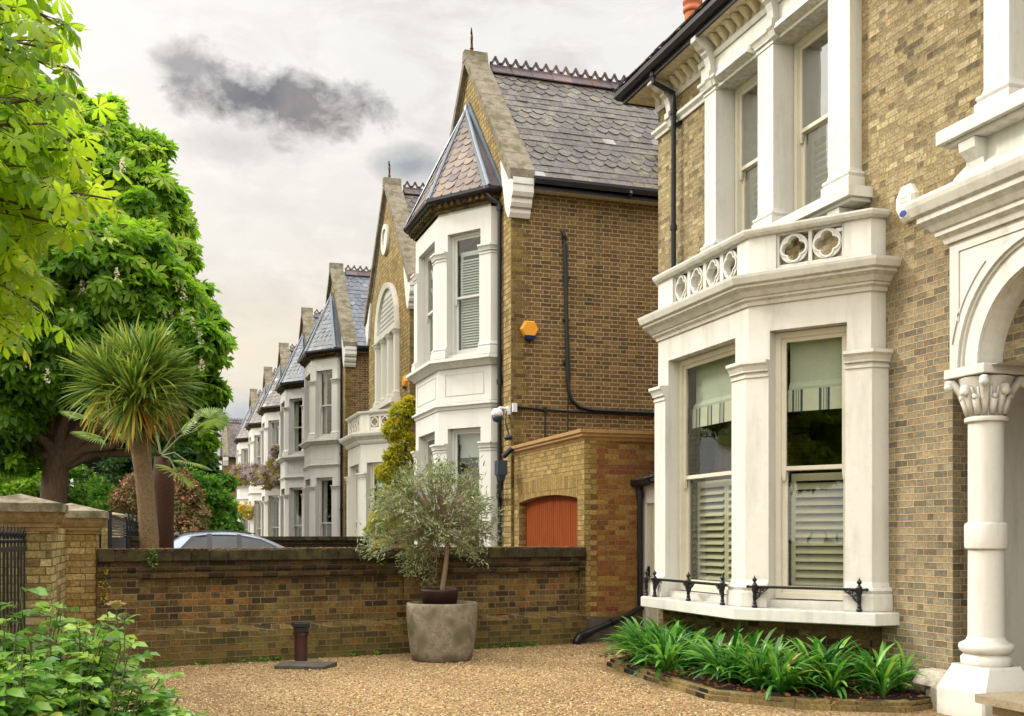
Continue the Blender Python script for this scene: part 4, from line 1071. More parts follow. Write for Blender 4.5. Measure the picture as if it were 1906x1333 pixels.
    m.tube([apf+Vector((0, 0, -.1)), apf+Vector((0, 0, .12))], [.08, .03], 8)
    m.build('lead_flashing', 'lead', h)

def gable_house(cs, kind, label, side='brick_side', roofm='slate_purple', wm='white', fm='paint_frame_white', near=False, fin=False, front='brick_gable', depth=9.0, turretm='slate_turret', group=None, side_down=True):
    h = thing('gabled_house', label, 'house', (T2, cs, 0), group)
    y0, y1 = cs-HW, cs+HW; fr = Frame((T2, 0), (T2, 1)); xb = T2+depth
    m = MB()
    if kind == 'turret': ops = [(cs-1.85, cs+1.85, .2, 4.0), (cs-1.85, cs+1.85, 4.95, 7.8)]
    else: ops = [(cs-1.85, cs+1.85, .2, 3.9), (cs-1.2, cs+1.2, 5.4, 7.2)]
    wall(m, fr, y0, y1, 0, EVZ, ops, .2)
    m.face([(T2, y0, EVZ), (T2, y1, EVZ), (T2, cs, APZ)])
    m.build('front_wall', front, h)
    m = MB()
    m.face([(T2+.001, y0, 0), (xb, y0, 0), (xb, y0, EVZ), (T2+.001, y0, EVZ)]); m.face([(T2, y1, 0), (xb, y1, 0), (xb, y1, EVZ), (T2, y1, EVZ)])
    m.face([(xb, y0, 0), (xb, y1, 0), (xb, y1, EVZ), (xb, cs, APZ), (xb, y0, EVZ)])
    m.build('side_wall', side, h)
    m = MB()
    z = 0.
    k = 0
    while z < 7.4:   # toothed corner bricks, 3 mm proud
        w_ = .34 if k % 2 else .2
        m.box(T2-.003, T2+w_, y0-.004, y0+.001, z, z+.156); z += .156; k += 1
    m.build('corner_bricks', 'brick_corner', h)
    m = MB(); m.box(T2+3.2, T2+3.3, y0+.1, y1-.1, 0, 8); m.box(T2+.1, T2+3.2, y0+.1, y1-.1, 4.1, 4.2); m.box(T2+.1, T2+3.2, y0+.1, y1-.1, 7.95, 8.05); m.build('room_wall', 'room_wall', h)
    # roof
    m = MB(); sl = math.hypot(HW+.25, APZ-EVZ+.05)
    ex = T2+.35
    for sg in (-1, 1):
        O = Vector((ex if sg < 0 else ex, cs+sg*(HW+.25), EVZ+.0)); V = Vector((0, -sg*(HW+.25), APZ-EVZ))
        m.face([O+Vector((0, 0, -.01)), O+Vector((xb-ex, 0, -.01)), O+Vector((xb-ex, 0, -.01))+V, O+Vector((0, 0, -.01))+V], .2)
        if sg < 0: slats(m, O, (1, 0, 0), V, xb-ex, V.length, .235, .25, (3, 3), None, .014, 0)
    m.build('roof', roofm, h)
    m = MB(); crest(m, ex+.1, xb, cs, APZ+.03); m.build('ridge_tiles', 'ridge_tile', h)
    # gable coping
    m = MB()
    for sg in (-1, 1):
        e = cs+sg*(HW+.28); n = 8
        for i in range(n):
            t0, t1 = i/n+.004*(i > 0), (i+1)/n
            ya, yb = e+(cs-e)*t0, e+(cs-e)*t1; za, zb = 8.24+(11.56-8.24)*t0, 8.24+(11.56-8.24)*t1
            m.hull8([(T2-.11, ya, za-.2), (T2+.36, ya, za-.2), (T2+.36, yb, zb-.2), (T2-.11, yb, zb-.2), (T2-.11, ya, za), (T2+.36, ya, za), (T2+.36, yb, zb), (T2-.11, yb, zb)])
        m.hull8([(T2-.02, e-sg*.26, 8.05), (T2+.34, e-sg*.26, 8.05), (T2+.34, cs, 11.3), (T2-.02, cs, 11.3), (T2-.02, e-sg*.02, 8.1), (T2+.34, e-sg*.02, 8.1), (T2+.34, cs, 11.45), (T2-.02, cs, 11.45)])
    m.hull8([(T2-.12, cs-.13, 11.42), (T2+.37, cs-.13, 11.42), (T2+.37, cs+.13, 11.42), (T2-.12, cs+.13, 11.42), (T2-.12, cs-.08, 11.63), (T2+.37, cs-.08, 11.63), (T2+.37, cs+.08, 11.63), (T2-.12, cs+.08, 11.63)])
    m.build('gable_coping', 'coping_stone', h)
    for sg in (-1, 1):
        m = MB(); yw = cs+sg*HW
        pr = [(0, 7.42), (.05, 7.42), (.1, 7.5), (.1, 7.57), (.15, 7.59), (.19, 7.66), (.19, 7.74), (.24, 7.76), (.28, 7.83), (.28, 7.95), (.3, 7.97), (.3, 8.08), (.0, 8.3), (-.25, 8.3), (-.25, 7.9), (0, 7.6)]
        pr = [(0, 7.42), (.05, 7.42), (.1, 7.5), (.1, 7.57), (.15, 7.59), (.19, 7.66), (.19, 7.74), (.24, 7.76), (.28, 7.83), (.28, 7.95), (.3, 7.97), (.3, 8.08), (.0, 8.1)]
        m.extr([(T2-.06, yw+sg*o, z) for o, z in pr], (.4, 0, 0))
        m.extr([(T2-.062, yw+sg*.0, 7.42), (T2-.062, yw+sg*.02, 8.12), (T2-.062, yw-sg*.46, 8.62), (T2-.062, yw-sg*.40, 8.3), (T2-.062, yw-sg*.16, 7.6)], (.08, 0, 0))
        m.build('kneeler', 'white', h)
        if sg < 0:
            m = MB(); m.box(T2+.36, xb, yw+sg*.22, yw, EVZ-.2, EVZ-.17); m.build('soffit', 'white_warm', h)
            m = MB(); m.mould([(xb, yw-.2), (T2+.36, yw-.2)], [(0, 0), (0, .1)], closed=False)
            m = MB(); m.box(T2+.36, xb, yw-.24, yw-.22, EVZ-.2, EVZ-.01); m.box(T2+.34, xb, yw-.33, yw-.24, EVZ-.13, EVZ-.12)
            for a, b in (((-.24, -.13), (-.33, -.13)), ((-.33, -.13), (-.36, -.05)), ((-.36, -.05), (-.36, .0))):
                m.face([(T2+.34, yw+a[0], EVZ+a[1]), (xb, yw+a[0], EVZ+a[1]), (xb, yw+b[0], EVZ+b[1]), (T2+.34, yw+b[0], EVZ+b[1])])
            m.face([(T2+.34, yw-.24, EVZ-.13), (T2+.34, yw-.33, EVZ-.13), (T2+.34, yw-.36, EVZ-.05), (T2+.34, yw-.36, EVZ), (T2+.34, yw-.24, EVZ)])
            x = T2+2.2
            while x < xb: m.tube([(x, yw-.3, EVZ-.135), (x+.05, yw-.3, EVZ-.135)], .075, 8); x += 1.9
            m.build('gutter', 'fascia', h)
    if fin: finial(h, cs)
    # recessed entrance wing joining the next house
    m = MB(); m.box(T2+2.6, xb, y1+.001, cs+HW+2.6, 0, 6.6); m.build('side_wing', side, h)
    m = MB(); m.hull8([(T2+2.4, y1, 6.602), (xb, y1, 6.602), (xb, y1+2.7, 6.602), (T2+2.4, y1+2.7, 6.602), (T2+4, y1, 8.0), (xb, y1, 8.0), (xb, y1+2.2, 7.8), (T2+4.2, y1+2.0, 7.8)], .3); m.build('wing_roof', roofm, h)
    if kind == 'turret':
        turret_bay(h, cs, wm, fm, turretm, near)
        if side_down:
            m = MB(); y = cs-2.0-.2
            m.tube([(T2-.26, y+.12, 8.07), (T2-.2, y+.05, 7.95), (T2-.06, y-.02, 7.82), (T2-.055, y-.03, 7.6), (T2-.055, y-.03, .0)], .042, 10)
            for z in (7.7, 4.45, 2.5, 1.2): m.tube([(T2-.055, y-.03, z), (T2-.055, y-.03, z+.09)], .058, 10)
            m.build('downpipe', 'black_iron', h)
    return h, fr

# ---- house 2
h2, f2 = gable_house(21.35, 'turret', 'tall brown brick gabled house with lead-hipped bay spire, behind the pot with the olive tree', near=True, fin=True)
m = MB(); m.box(T2+3.75, T2+5.4, 18.66, 19.7, 8.7, 11.2); m.box(T2+3.69, T2+5.46, 18.6, 19.76, 11.0, 11.12); m.build('chimney_stack', 'brick_side', h2)
for k, x in enumerate((10.13, 10.62, 11.15)):
    m = MB(); m.lathe([(.185, 11.1), (.165, 11.5), (.155, 12.0), (.155, 12.02)], x, 19.15, 24); m.lathe([(.17, 12.02), (.19, 12.05), (.19, 12.1), (.165, 12.13), (.165, 12.17), (.195, 12.2), (.195, 12.27), (.16, 12.3)], x, 19.15, 24); m.build('chimney_pot', 'terracotta_pot', h2, smooth=True)
m = MB(); m.box(5.82, 6.0, 18.36, 18.56, 2.72, 2.98); m.taper(5.86, 5.96, 18.4, 18.52, 2.62, 2.72, -.02); o_ = m.build('rainwater_hopper', 'hopper_grey', h2)
m = MB(); m.tube([(5.95, 18.46, 3.05), (6.1, 18.4, 3.2)], .05, 8); m.tube([(5.9, 18.46, 2.68), (5.9, 18.47, 2.5), (5.93, 18.62, 2.42), (6.02, 18.95, 2.38), (6.09, 19.1, 2.3)], .05, 10); m.tube([(5.9, 18.46, 2.6), (5.9, 18.47, 2.7)], .065, 10); m.build('hopper_pipe', 'black_iron', h2)

# garage
g = thing('garage', 'low yellow brick garage with terracotta cornice and orange plank doors', 'garage', (6.2, 16.9, 0))
TG = 6.2; fg = Frame((TG, 0), (TG, 1)); G0, G1 = 15.2, 18.6
m = MB(); wall(m, fg, G0, G1, 0, 3.1, [(15.48, 18.3, 0, 2.30, .09)], .2, 20); m.build('front_wall', 'brick_garage', g)
m = MB(); m.face([(TG+.001, G0, 0), (11.5, G0, 0), (11.5, G0, 3.1), (TG+.001, G0, 3.1)]); m.box(TG+.1, 11.5, G0+.05, G1-.05, 3.0, 3.06); m.build('side_wall', 'brick_garage_side', g)
m = MB(); z = .3; k = 0
while z < 3.05: m.box(TG-.003, TG+(.2 if k % 2 else .1), G0-.004, G0+.002, z, z+.078); z += .078; k += 1
m.build('corner_bricks', 'brick_garage', g)
m = MB(); m.box(TG-.02, 9, G0-.03, G0+.02, 0, .36); m.build('render_plinth', 'slab_stone', g)
m = MB(); archpts = arc(15.48, 18.3, 2.21, .09, 20); up = [(a, z+.31) for a, z in archpts]
for i in range(20): m.hull8([fg(archpts[i][0], -.01, archpts[i][1]), fg(archpts[i+1][0], -.01, archpts[i+1][1]), fg(up[i+1][0], -.01, up[i+1][1]), fg(up[i][0], -.01, up[i][1]), fg(archpts[i][0], .004, archpts[i][1]), fg(archpts[i+1][0], .004, archpts[i+1][1]), fg(up[i+1][0], .004, up[i+1][1]), fg(up[i][0], .004, up[i][1])])
m.build('brick_arch', 'brick_soldier', g)
m = MB(); m.mould([(11.4, G0), (TG, G0), (TG, G1-.002)], [(-.05, 3.08), (.01, 3.08), (.03, 3.12), (.07, 3.14), (.07, 3.18), (.1, 3.19), (.1, 3.245), (-.05, 3.26)]); m.build('cornice', 'stone_band', g)
for a0, a1 in ((15.49, 16.86), (16.88, 18.29)):
    m = MB(); m.box(a0, a1, -.17, -.12, .02, 2.29, fg); m.build('door', 'plank_door', g)
m = MB(); m.box(8.0, 8.1, G0+.1, G1-.1, 0, 3.0); m.build('room_wall', 'room_wall', g)

fside = Frame((20, 18.6), (0, 18.6))   # side wall of house 2; outward is -y
class SideF:
    def __call__(s, a, d, z): return (a, 18.6-d, z)
sf = SideF()
t = alarm('orange hexagonal alarm box with dark blue base on the brown side wall', sf, 6.49, 5.4, .36, .31, 'alarm_orange', 'alarm_blue', True)
alarm('orange alarm box on the gabled front beside the arched window, above the yellow climber', Frame((T2, 0), (T2, 1)), 27.25, 5.62, .34, .3, 'alarm_orange', 'alarm_blue', True)
cb = thing('wall_cable', 'thick black cable bending across the brown side wall towards the right', 'cable', (7.2, 18.57, 3.9))
m = MB(); m.tube([(7.17, 18.56, 7.2), (7.17, 18.56, 7.0), (7.2, 18.56, 6.5), (7.22, 18.56, 5.2), (7.25, 18.56, 4.35), (7.32, 18.56, 4.14), (7.48, 18.56, 4.02), (7.75, 18.56, 3.97), (9.4, 18.56, 3.96)], .035, 8)
for dx in (-.03, .02, .04): m.tube([(7.18+dx, 18.55, 7.02), (7.2+dx*.5, 18.55, 6.0), (7.24+dx, 18.55, 4.5)], .016, 6)
m.tube([(7.14, 18.56, 7.25), (7.16, 18.54, 7.17), (7.19, 18.56, 7.1)], .045, 8); m.build('cable', 'cable_black', cb)
for z in (6.4, 5.6, 4.8): m = MB(); m.box(7.15, 7.28, 18.54, 18.6, z, z+.025); m.build('clip', 'cable_black', cb)
for x in (8.0, 8.7): m = MB(); m.box(x, x+.025, 18.54, 18.6, 3.92, 4.0); m.build('clip', 'cable_black', cb)
cb = thing('wall_cable', 'thin black cable running level along the brown side wall just above the garage', 'cable', (6.3, 18.57, 3.9))
m = MB(); m.tube([(6.22, 18.57, 3.96), (6.26, 18.57, 3.98), (6.8, 18.57, 3.945), (7.4, 18.57, 3.93), (9.4, 18.57, 3.91)], .022, 8); m.tube([(6.8, 18.57, 3.95), (6.8, 18.57, 3.3)], .014, 6); m.tube([(7.25, 18.57, 4.2), (7.24, 18.57, 3.3)], .013, 6); m.build('cable', 'cable_black', cb)
m = MB(); m.box(6.77, 6.83, 18.55, 18.6, 3.9, 3.99); m.build('clip', 'cable_black', cb)

cam = thing('security_camera', 'white dome security camera on a bracket at the corner of the brown house', 'camera', (6.0, 18.75, 3.8))
m = MB(); m.box(6.1, 6.15, 18.62, 18.78, 3.84, 4.0); m.tube([(6.1, 18.7, 3.95), (5.98, 18.72, 3.97), (5.93, 18.74, 3.93)], .025, 8); m.box(6.16, 6.24, 18.52, 18.6, 3.88, 4.04); m.build('bracket', 'camera_plastic', cam)
m = MB(); m.lathe([(.01, 3.96), (.07, 3.95), (.105, 3.9), (.11, 3.84), (.1, 3.81)], 5.93, 18.75, 20); m.build('housing', 'camera_plastic', cam, smooth=True)
m = MB(); m.lathe([(.098, 3.81), (.092, 3.77), (.065, 3.72), (.02, 3.70)], 5.93, 18.75, 20); m.build('dome', 'hopper_grey', cam, smooth=True)
m = MB(); m.tube([(6.08, 18.66, 3.9), (6.04, 18.6, 3.7), (6.1, 18.57, 3.45)], .012, 6); m.lathe([(.0, 3.36), (.07, 3.37), (.08, 3.41), (.06, 3.45), (0, 3.46)], 6.08, 18.56, 12); m.build('cable_box', 'cable_black', cam)

# ---- house 3: balcony bay, blind arched window, round panel
cs3 = 29.6
h3, f3 = gable_house(cs3, 'balcony', 'gabled brick house with white arched triple window and round panel, second gable along the street', fin=True, wm='white_warm', front='brick_gable')
P3 = bay_path(cs3+.2, half=1.0, ds=1.1); sg3 = [Frame(P3[i], P3[i+1]) for i in range(5)]
m = MB()
for i, fr in enumerate(sg3):
    L = fr.L; wall(m, fr, 0, L, 0, 4.2, {1: [(.25, L-.24, .8, 3.6)], 2: [(.27, L-.27, .8, 3.6)], 3: [(.24, L-.25, .8, 3.6)]}.get(i, []), .15)
slab(m, P3, 4.2, 4.38, T2+.02); m.build('bay_wall', 'white_warm', h3)
m = MB(); m.mould(P3, [(-.02, 4.1), (.03, 4.1), (.07, 4.15), (.09, 4.2), (.16, 4.26), (.22, 4.3), (.25, 4.36), (.25, 4.4), (-.02, 4.43)]); m.build('cornice', 'white_warm', h3)
parapet(h3, P3, 4.4, 4.98, 'white_warm', {1: [.45, .82], 2: [.4, .8, 1.2, 1.6], 3: [.45, .82]}, half=.14)
for sub in ([P3[0], P3[1], sg3[1](.254, 0, 0)[:2]], pts_along(P3, 2, .24, .27), pts_along(P3, 3, .27, .24), pts_along(P3, 4, .25, .14)):
    p = MB(); p.mould(sub, [(-.01, .329), (.035, .329), (.035, 3.151), (-.01, 3.151)]); p.mould(sub, cap_prof(3.15, .95, .035)); p.mould(sub, base_prof(.05, 1, .035)); p.build('pilaster', 'white_warm', h3)
for i, (a0, a1) in ((1, (.25, sg3[1].L-.24)), (2, (.27, sg3[2].L-.27)), (3, (.24, sg3[3].L-.25))):
    w = sash(h3, sg3[i], a0, a1, .8, 3.6, -.13, 2.05, 'paint_frame', 'glass'); curtain(w, sg3[i], a0+.08, a1-.08, .9, 3.5, -.3, 'net_blind', 5, .01, name='blind')
ca = 29.45; hw = 1.42; zs = 7.32
m = MB()
q = []
def ogive(w, z, n=14): # slightly pointed arch
    r_ = []
    for i in range(n+1):
        t = -1+2*i/n; r_.append((ca+w*t, z+w*1.0*math.sqrt(max(0, 1-abs(t)**2.0))))
    return r_
o1 = ogive(hw, zs-.1, 24); o2 = ogive(hw-.2, zs-.05, 24)
for i in range(24): m.hull8([f3(o1[i][0], -.01, o1[i][1]), f3(o1[i+1][0], -.01, o1[i+1][1]), f3(o2[i+1][0], -.01, o2[i+1][1]), f3(o2[i][0], -.01, o2[i][1]), f3(o1[i][0], .14, o1[i][1]), f3(o1[i+1][0], .14, o1[i+1][1]), f3(o2[i+1][0], .10, o2[i+1][1]), f3(o2[i][0], .10, o2[i][1])])
for i in range(24): m.face([f3(o2[i][0], .03, o2[i][1]), f3(o2[i+1][0], .03, o2[i+1][1]), f3(o2[i+1][0], .03, zs-.05), f3(o2[i][0], .03, zs-.05)])
m.box(ca-hw, ca+hw, -.01, .13, zs-.16, zs+.02, f3)
m.build('arched_head', 'white_warm', h3)
m = MB()
for r_ in range(7):
    z = zs+.1+r_*.13; half = math.sqrt(max(0, 1-((z+.06-zs)/(hw-.22))**2))*(hw-.3); n = int(half*2/.13)
    for k in range(n): c = ca-half+(k+.5)*(2*half/n); m.box(c-.035, c+.035, .028, .034, z, z+.07, f3)
m.build('lattice_panel', 'lead', h3)
for (c) in (ca-hw+.14, ca-.42, ca+.42, ca+hw-.14):
    m = MB(); m.box(c-.11, c+.11, -.1, .12, 5.35, 7.18, f3); pa = [f3(c-.11, 0, 0)[:2], f3(c-.11, .12, 0)[:2], f3(c+.11, .12, 0)[:2], f3(c+.11, 0, 0)[:2]]; m.mould(pa, cap_prof(7.0, .9, 0)); m.mould(pa, base_prof(5.3, .8, 0)); m.build('pilaster', 'white_warm', h3)
m = MB(); m.box(ca-hw-.12, ca+hw+.12, 0, .25, 5.18, 5.32, f3); m.box(ca-hw-.05, ca+hw+.05, 0, .15, 5.05, 5.18, f3); m.build('window_sill', 'white_warm', h3)
for a0, a1 in ((ca-1.17, ca-.53), (ca-.31, ca+.31), (ca+.53, ca+1.17)):
    w = sash(h3, f3, a0, a1, 5.41, 7.15, -.06, 6.3, 'paint_frame', 'glass', .05, False); curtain(w, f3, a0+.05, a1-.05, 5.45, 7.1, -.2, 'net_blind', 3, .01, name='blind')
m = MB()
for r0, r1, d in ((.30, .42, .08), (.0, .30, .03)):
    for k in range(32):
        t0, t1 = k*math.pi/16, (k+1)*math.pi/16; c, z = 29.75, 9.95
        m.hull8([f3(c+r*math.cos(t), dd, z+r*math.sin(t)*1.0) for dd in (-.01, d) for r, t in ((r0, t0), (r1, t0), (r1, t1), (max(r0, .001), t1))], .5)
m.build('round_panel', 'white_warm', h3)

# ---- houses 4.. : one built, then copied
def children(o): return [c for c in bpy.data.objects if c.parent == o]
def copy_tree(o, parent=None, swap=None):
    c = o.copy(); COL.objects.link(c); c.parent = parent
    if swap and o.type == 'MESH' and o.data.materials and o.data.materials[0].name in swap:
        c.data = o.data.copy(); c.data.materials[0] = MATS[swap[o.data.materials[0].name]]
    if o in ORG: ORG[c] = ORG[o].copy()
    for ch in children(o): copy_tree(ch, c, swap)
    return c
h4, f4 = gable_house(39.4, 'turret', 'white-bayed gabled house with blue-grey slate spire, third gable along the street', roofm='slate_grey', turretm='slate_grey', group='gabled terrace houses receding down the street')
rest = [(47.45, 'white-bayed gabled house with grey slate spire, directly behind the third gable', None, 0),
        (56.4, 'white-bayed gabled house hung with purple wisteria at first floor, fifth gable', {'slate_grey': 'slate_purple'}, 0),
        (64.6, 'white-bayed gabled house with brownish spire at the far end of the wisteria, sixth gable', {'slate_grey': 'slate_brown'}, 0),
        (74.5, 'distant white-bayed house with brown roof just left of the wisteria', {'slate_grey': 'slate_brown'}, .0),
        (93.0, 'far white house half hidden by the green tree, with brown spire', {'slate_grey': 'slate_brown'}, -.9),
        (112.0, 'farthest pale house at the vanishing end of the street', {'slate_grey': 'slate_brown'}, -1.8)]
for s_, lb, sw, dx in rest:
    c = copy_tree(h4, None, sw); c.location = (T2+dx, s_, 0); c['label'] = lb; ORG[c] = Vector((T2+dx, s_, 0))

# ================================================================== GROUND
def sheet(name, mat, x0, x1, y0, y1, z, nx=1, ny=1):
    m = MB()
    for i in range(nx):
        for j in range(ny): m.face([(x0+(x1-x0)*i/nx, y0+(y1-y0)*j/ny, z), (x0+(x1-x0)*(i+1)/nx, y0+(y1-y0)*j/ny, z), (x0+(x1-x0)*(i+1)/nx, y0+(y1-y0)*(j+1)/ny, z), (x0+(x1-x0)*i/nx, y0+(y1-y0)*(j+1)/ny, z)])
    o = m.build(name, mat); o['kind'] = 'structure'; return o
sheet('ground', 'ground_mat', -600, 600, -200, 1500, -.03)
sheet('gravel_drive', 'gravel', -1.3, 8.6, -3, 15.4, 0)
sheet('neighbour_drive', 'paving', -1.3, 6.4, 15.3, 140, -.01)
sheet('pavement', 'paving', -4.0, -1.6, -30, 300, -.006)
sheet('road', 'asphalt', -11, -4.15, -30, 300, -.12)
sheet('far_pavement', 'paving', -14, -11.15, -30, 300, -.006)
for x0, x1 in ((-4.15, -4.0), (-11.15, -11)):
    m = MB(); m.box(x0, x1, -30, 300, -.2, 0); o = m.build('kerb', 'slab_stone'); o['kind'] = 'structure'
# loose pebbles
N = 26000
px_ = RNG.random(N)*7.0-.8; py_ = 15-(RNG.random(N)**.8)*7.5
keep = ~((px_ > 5.05) & (py_ < 12.4)) & (py_ < 13.75+.19*(px_+.67))
px_, py_ = px_[keep], py_[keep]; N = len(px_)
cube = np.array([(-1, -.8, -.5), (.9, -1, -.5), (1, .9, -.5), (-.8, 1, -.5), (-.7, -.6, .5), (.6, -.7, .6), (.7, .6, .4), (-.6, .7, .5)])*.5
CF = np.array([(0, 3, 2, 1), (4, 5, 6, 7), (0, 1, 5, 4), (1, 2, 6, 5), (2, 3, 7, 6), (3, 0, 4, 7)])
d = nrm(RNG.normal(size=(N, 3))*[1, 1, .25]); up = nrm(RNG.normal(size=(N, 3))*.5+[0, 0, 1])
V, F, r = scatter(cube, CF, np.stack([px_, py_, np.full(N, .004)], 1), basis(d, up), .008+.014*RNG.random(N)**1.5, RNG.random(N))
tag(fastmesh('gravel', V, F, r, 'pebble'), 'loose golden brown gravel over the drive', 'gravel', None, 'stuff')

# fallen bits on the gravel
n_ = 420; qx = RNG.random(n_)*6.4-.4; qy = 13.9+.19*(qx+.67)-.12-RNG.random(n_)**2.2*5.0
ok_ = ~((qx > 5.0) & (qy < 12.6)); qx, qy = qx[ok_], qy[ok_]; n_ = len(qx)
V, F, r = scatter(*simple_leaf(.5), np.stack([qx, qy, np.full(n_, .016)], 1), basis(nrm(RNG.normal(size=(n_, 3))*[1, 1, .15]), nrm(RNG.normal(size=(n_, 3))*.3+[0, 0, 1])), .02+.04*RNG.random(n_), RNG.random(n_))
tag(fastmesh('fallen_leaves', V, F, r, 'leaf_dead'), 'small brown fallen leaves scattered over the gravel', 'leaf litter', None, 'stuff')
qx = np.repeat(RNG.random(34)*6.2-.3, 14)+RNG.normal(size=34*14)*.035; n_ = len(qx); qy = 13.8+.19*(qx+.67)-.05-np.abs(RNG.normal(size=n_))*.03
d = nrm(RNG.normal(size=(n_, 3))*[1, 1, .3]+[0, -.2, .8]); V, F, r = scatter(*oval_leaf(.35), np.stack([qx, qy, np.full(n_, .01)], 1), basis(d, nrm(RNG.normal(size=(n_, 3)))), .03+.05*RNG.random(n_), RNG.random(n_))
tag(fastmesh('weeds', V, F, r, 'leaf_acer'), 'little green weeds and moss along the foot of the garden wall', 'weeds', None, 'stuff')
# ================================================================== GARDEN WALL
gw = thing('garden_wall', 'old dark mossy brick garden wall with sunk panels crossing the gravel drive', 'wall', (2.8, 14.4, 0))
fw = Frame((6.19, 15.12), (-.67, 13.8)); LW = fw.L
def ta(t): return (6.19-t)/.9823
m = MB(); m.box(0, LW, -.27, -.06, 0, 1.12, fw)
m.box(ta(-.2), LW, -.062, 0, .4, 1.12, fw); m.box(ta(3.42), ta(3.26), -.062, -.015, .4, 1.12, fw); m.box(0, ta(6.09), -.062, 0, .4, 1.12, fw)
m.box(0, LW, -.27, 0.0, 1.10, 1.19, fw); m.box(0, LW, -.27, .02, 1.192, 1.30, fw)
m.build('brick_panel', 'brick_garden', gw)
m = MB()
for i in range(24):
    a0, a1 = LW*i/24, LW*(i+1)/24; j0 = .012*math.sin(i*2.1); 
    m.hull8([fw(a0, -.25, 0), fw(a1, -.25, 0), fw(a1, .03, 0), fw(a0, .03, 0), fw(a0, -.25, .5), fw(a1, -.25, .5), fw(a1, -.055, .5), fw(a0, -.055, .5)]) if False else None
    P = [fw(a0, .03, 0), fw(a0, .025, .40+j0), fw(a0, -.058, .47+j0)]; j1 = .012*math.sin((i+1)*2.1); Q = [fw(a1, .03, 0), fw(a1, .025, .40+j1), fw(a1, -.058, .47+j1)]
    m.face([P[0], Q[0], Q[1], P[1]]); m.face([P[1], Q[1], Q[2], P[2]])
m.face([fw(0, .03, 0), fw(0, .025, .4), fw(0, -.058, .47), fw(0, -.2, 0)]); m.build('plinth', 'brick_garden', gw)
m = MB(); random.seed(3); a = 0
while a < LW:   # brick-on-edge coping, each brick slightly out of line
    w_ = min(random.choice((.22, .23, .34)), LW-a); jd = random.uniform(-.012, .012); jz = random.uniform(-.012, .008)
    m.hull8([fw(a+.003, -.3+jd, 1.302), fw(a+w_-.003, -.3+jd, 1.302), fw(a+w_-.003, .05+jd, 1.302), fw(a+.003, .05+jd, 1.302), fw(a+.008, -.29+jd, 1.45+jz), fw(a+w_-.008, -.29+jd, 1.452+jz), fw(a+w_-.008, .035+jd, 1.45+jz), fw(a+.008, .035+jd, 1.455+jz)]); a += w_
m.box(0, LW, -.28, .03, 1.30, 1.43, fw); m.build('coping', 'brick_coping', gw, bevel=.012)
# crumbs, moss and lichen on the coping
P_ = RNG.random(900)*LW; D_ = -.26+RNG.random(900)*.3
pp = np.array([fw(a, dd, 1.455) for a, dd in zip(P_, D_)]); d = nrm(RNG.normal(size=(900, 3))*[1, 1, .2])
V, F, r = scatter(cube, CF, pp, basis(d, np.tile([0, 0, 1.], (900, 1))), .01+.025*RNG.random(900), RNG.random(900)*.6)
fastmesh('debris', V, F, r, 'leaf_dead', gw)['kind'] = 'stuff'
T_, TF_ = oval_leaf(.5)
def sprout(name, c, rad, n, size, mat, parent, up=.3, rb=0.):
    P, D = ball(n, c, rad, .3); up_ = nrm(D+RNG.normal(size=(n, 3))*.5+[0, 0, up]); d = nrm(D+RNG.normal(size=(n, 3))*.5)
    V, F, r = scatter(T_, TF_, P, basis(d, up_), size*(.6+.7*RNG.random(n)), np.clip(RNG.random(n)+rb, 0, 1)); return fastmesh(name, V, F, r, mat, parent)
wd = thing('weed', 'small yellow-green weed growing on the top left of the dark garden wall', 'weed', (.1, 13.9, .9)); 
sprout('leaves', fw(ta(-.05), .06, 1.33), (.06, .04, .12), 60, .04, 'leaf_acer', wd); sprout('tendril', fw(ta(-.6), .03, 1.0), (.05, .03, .25), 60, .035, 'leaf_gold', wd)

vp = thing('vent_pipe', 'rusty cast iron stub pipe with black square top standing by the garden wall', 'pipe', (1.74, 13.74, 0))
m = MB(); m.lathe([(.08, .02), (.08, .36), (.083, .37)], 1.74, 13.72, 24); m.lathe([(.1, .36), (.1, .395), (.085, .40)], 1.74, 13.72, 24); m.build('pipe', 'rusty_iron', vp)
m = MB(); m.box(1.655, 1.825, 13.63, 13.81, .395, .52); m.box(1.635, 1.845, 13.61, 13.83, .465, .525); m.build('square_cap', 'black_iron', vp, bevel=.01)
sl = MB(); sl.hull8([(1.36, 13.25, .0), (1.92, 13.02, .0), (2.14, 13.34, .0), (1.5, 13.62, .0), (1.36, 13.25, .045), (1.92, 13.02, .04), (2.14, 13.34, .055), (1.5, 13.62, .06)])
sl.solo('stone_slab', 'slab_stone', 'thin grey slab lying on gravel under the stub pipe', 'slab', bevel=.008)

# ---- pot and olive tree
PX, PY = 3.55, 13.62
pot = thing('plant_pot', 'big round rough stone planter on the gravel before the garden wall', 'plant pot', (PX, PY, 0))
m = MB(); prof = [(.36, 0), (.395, .02), (.415, .12), (.445, .35), (.462, .55), (.462, .68), (.462, .735), (.45, .75), (.425, .748), (.42, .70), (.41, .60)]
m.lathe(prof, PX, PY, 48); o_ = m.build('pot_body', 'pot_stone', pot, smooth=True)
m = MB(); m.lathe([(.41, .66), (.25, .69), (.0, .70)], PX, PY, 24); m.build('soil', 'soil', pot)
m = MB(); m.lathe([(.22, .68), (.245, .89), (.252, .92), (.235, .92), (.23, .87), (0, .86)], PX-.02, PY+.04, 28); ip = thing('inner_planter', 'dark red-brown plastic planter holding the olive roots, just above the stone rim', 'planter', (PX-.02, PY+.04, .68)); m.build('planter_body', 'rusty_plastic', ip, smooth=True)
ol = thing('olive_tree', 'young olive tree with thin trunk and silvery leaves growing in the stone planter', 'olive tree', (PX, PY, .69))
random.seed(11)
oc = at(800, 945, 14.05)
top = Vector((PX+.07, PY, 1.42))
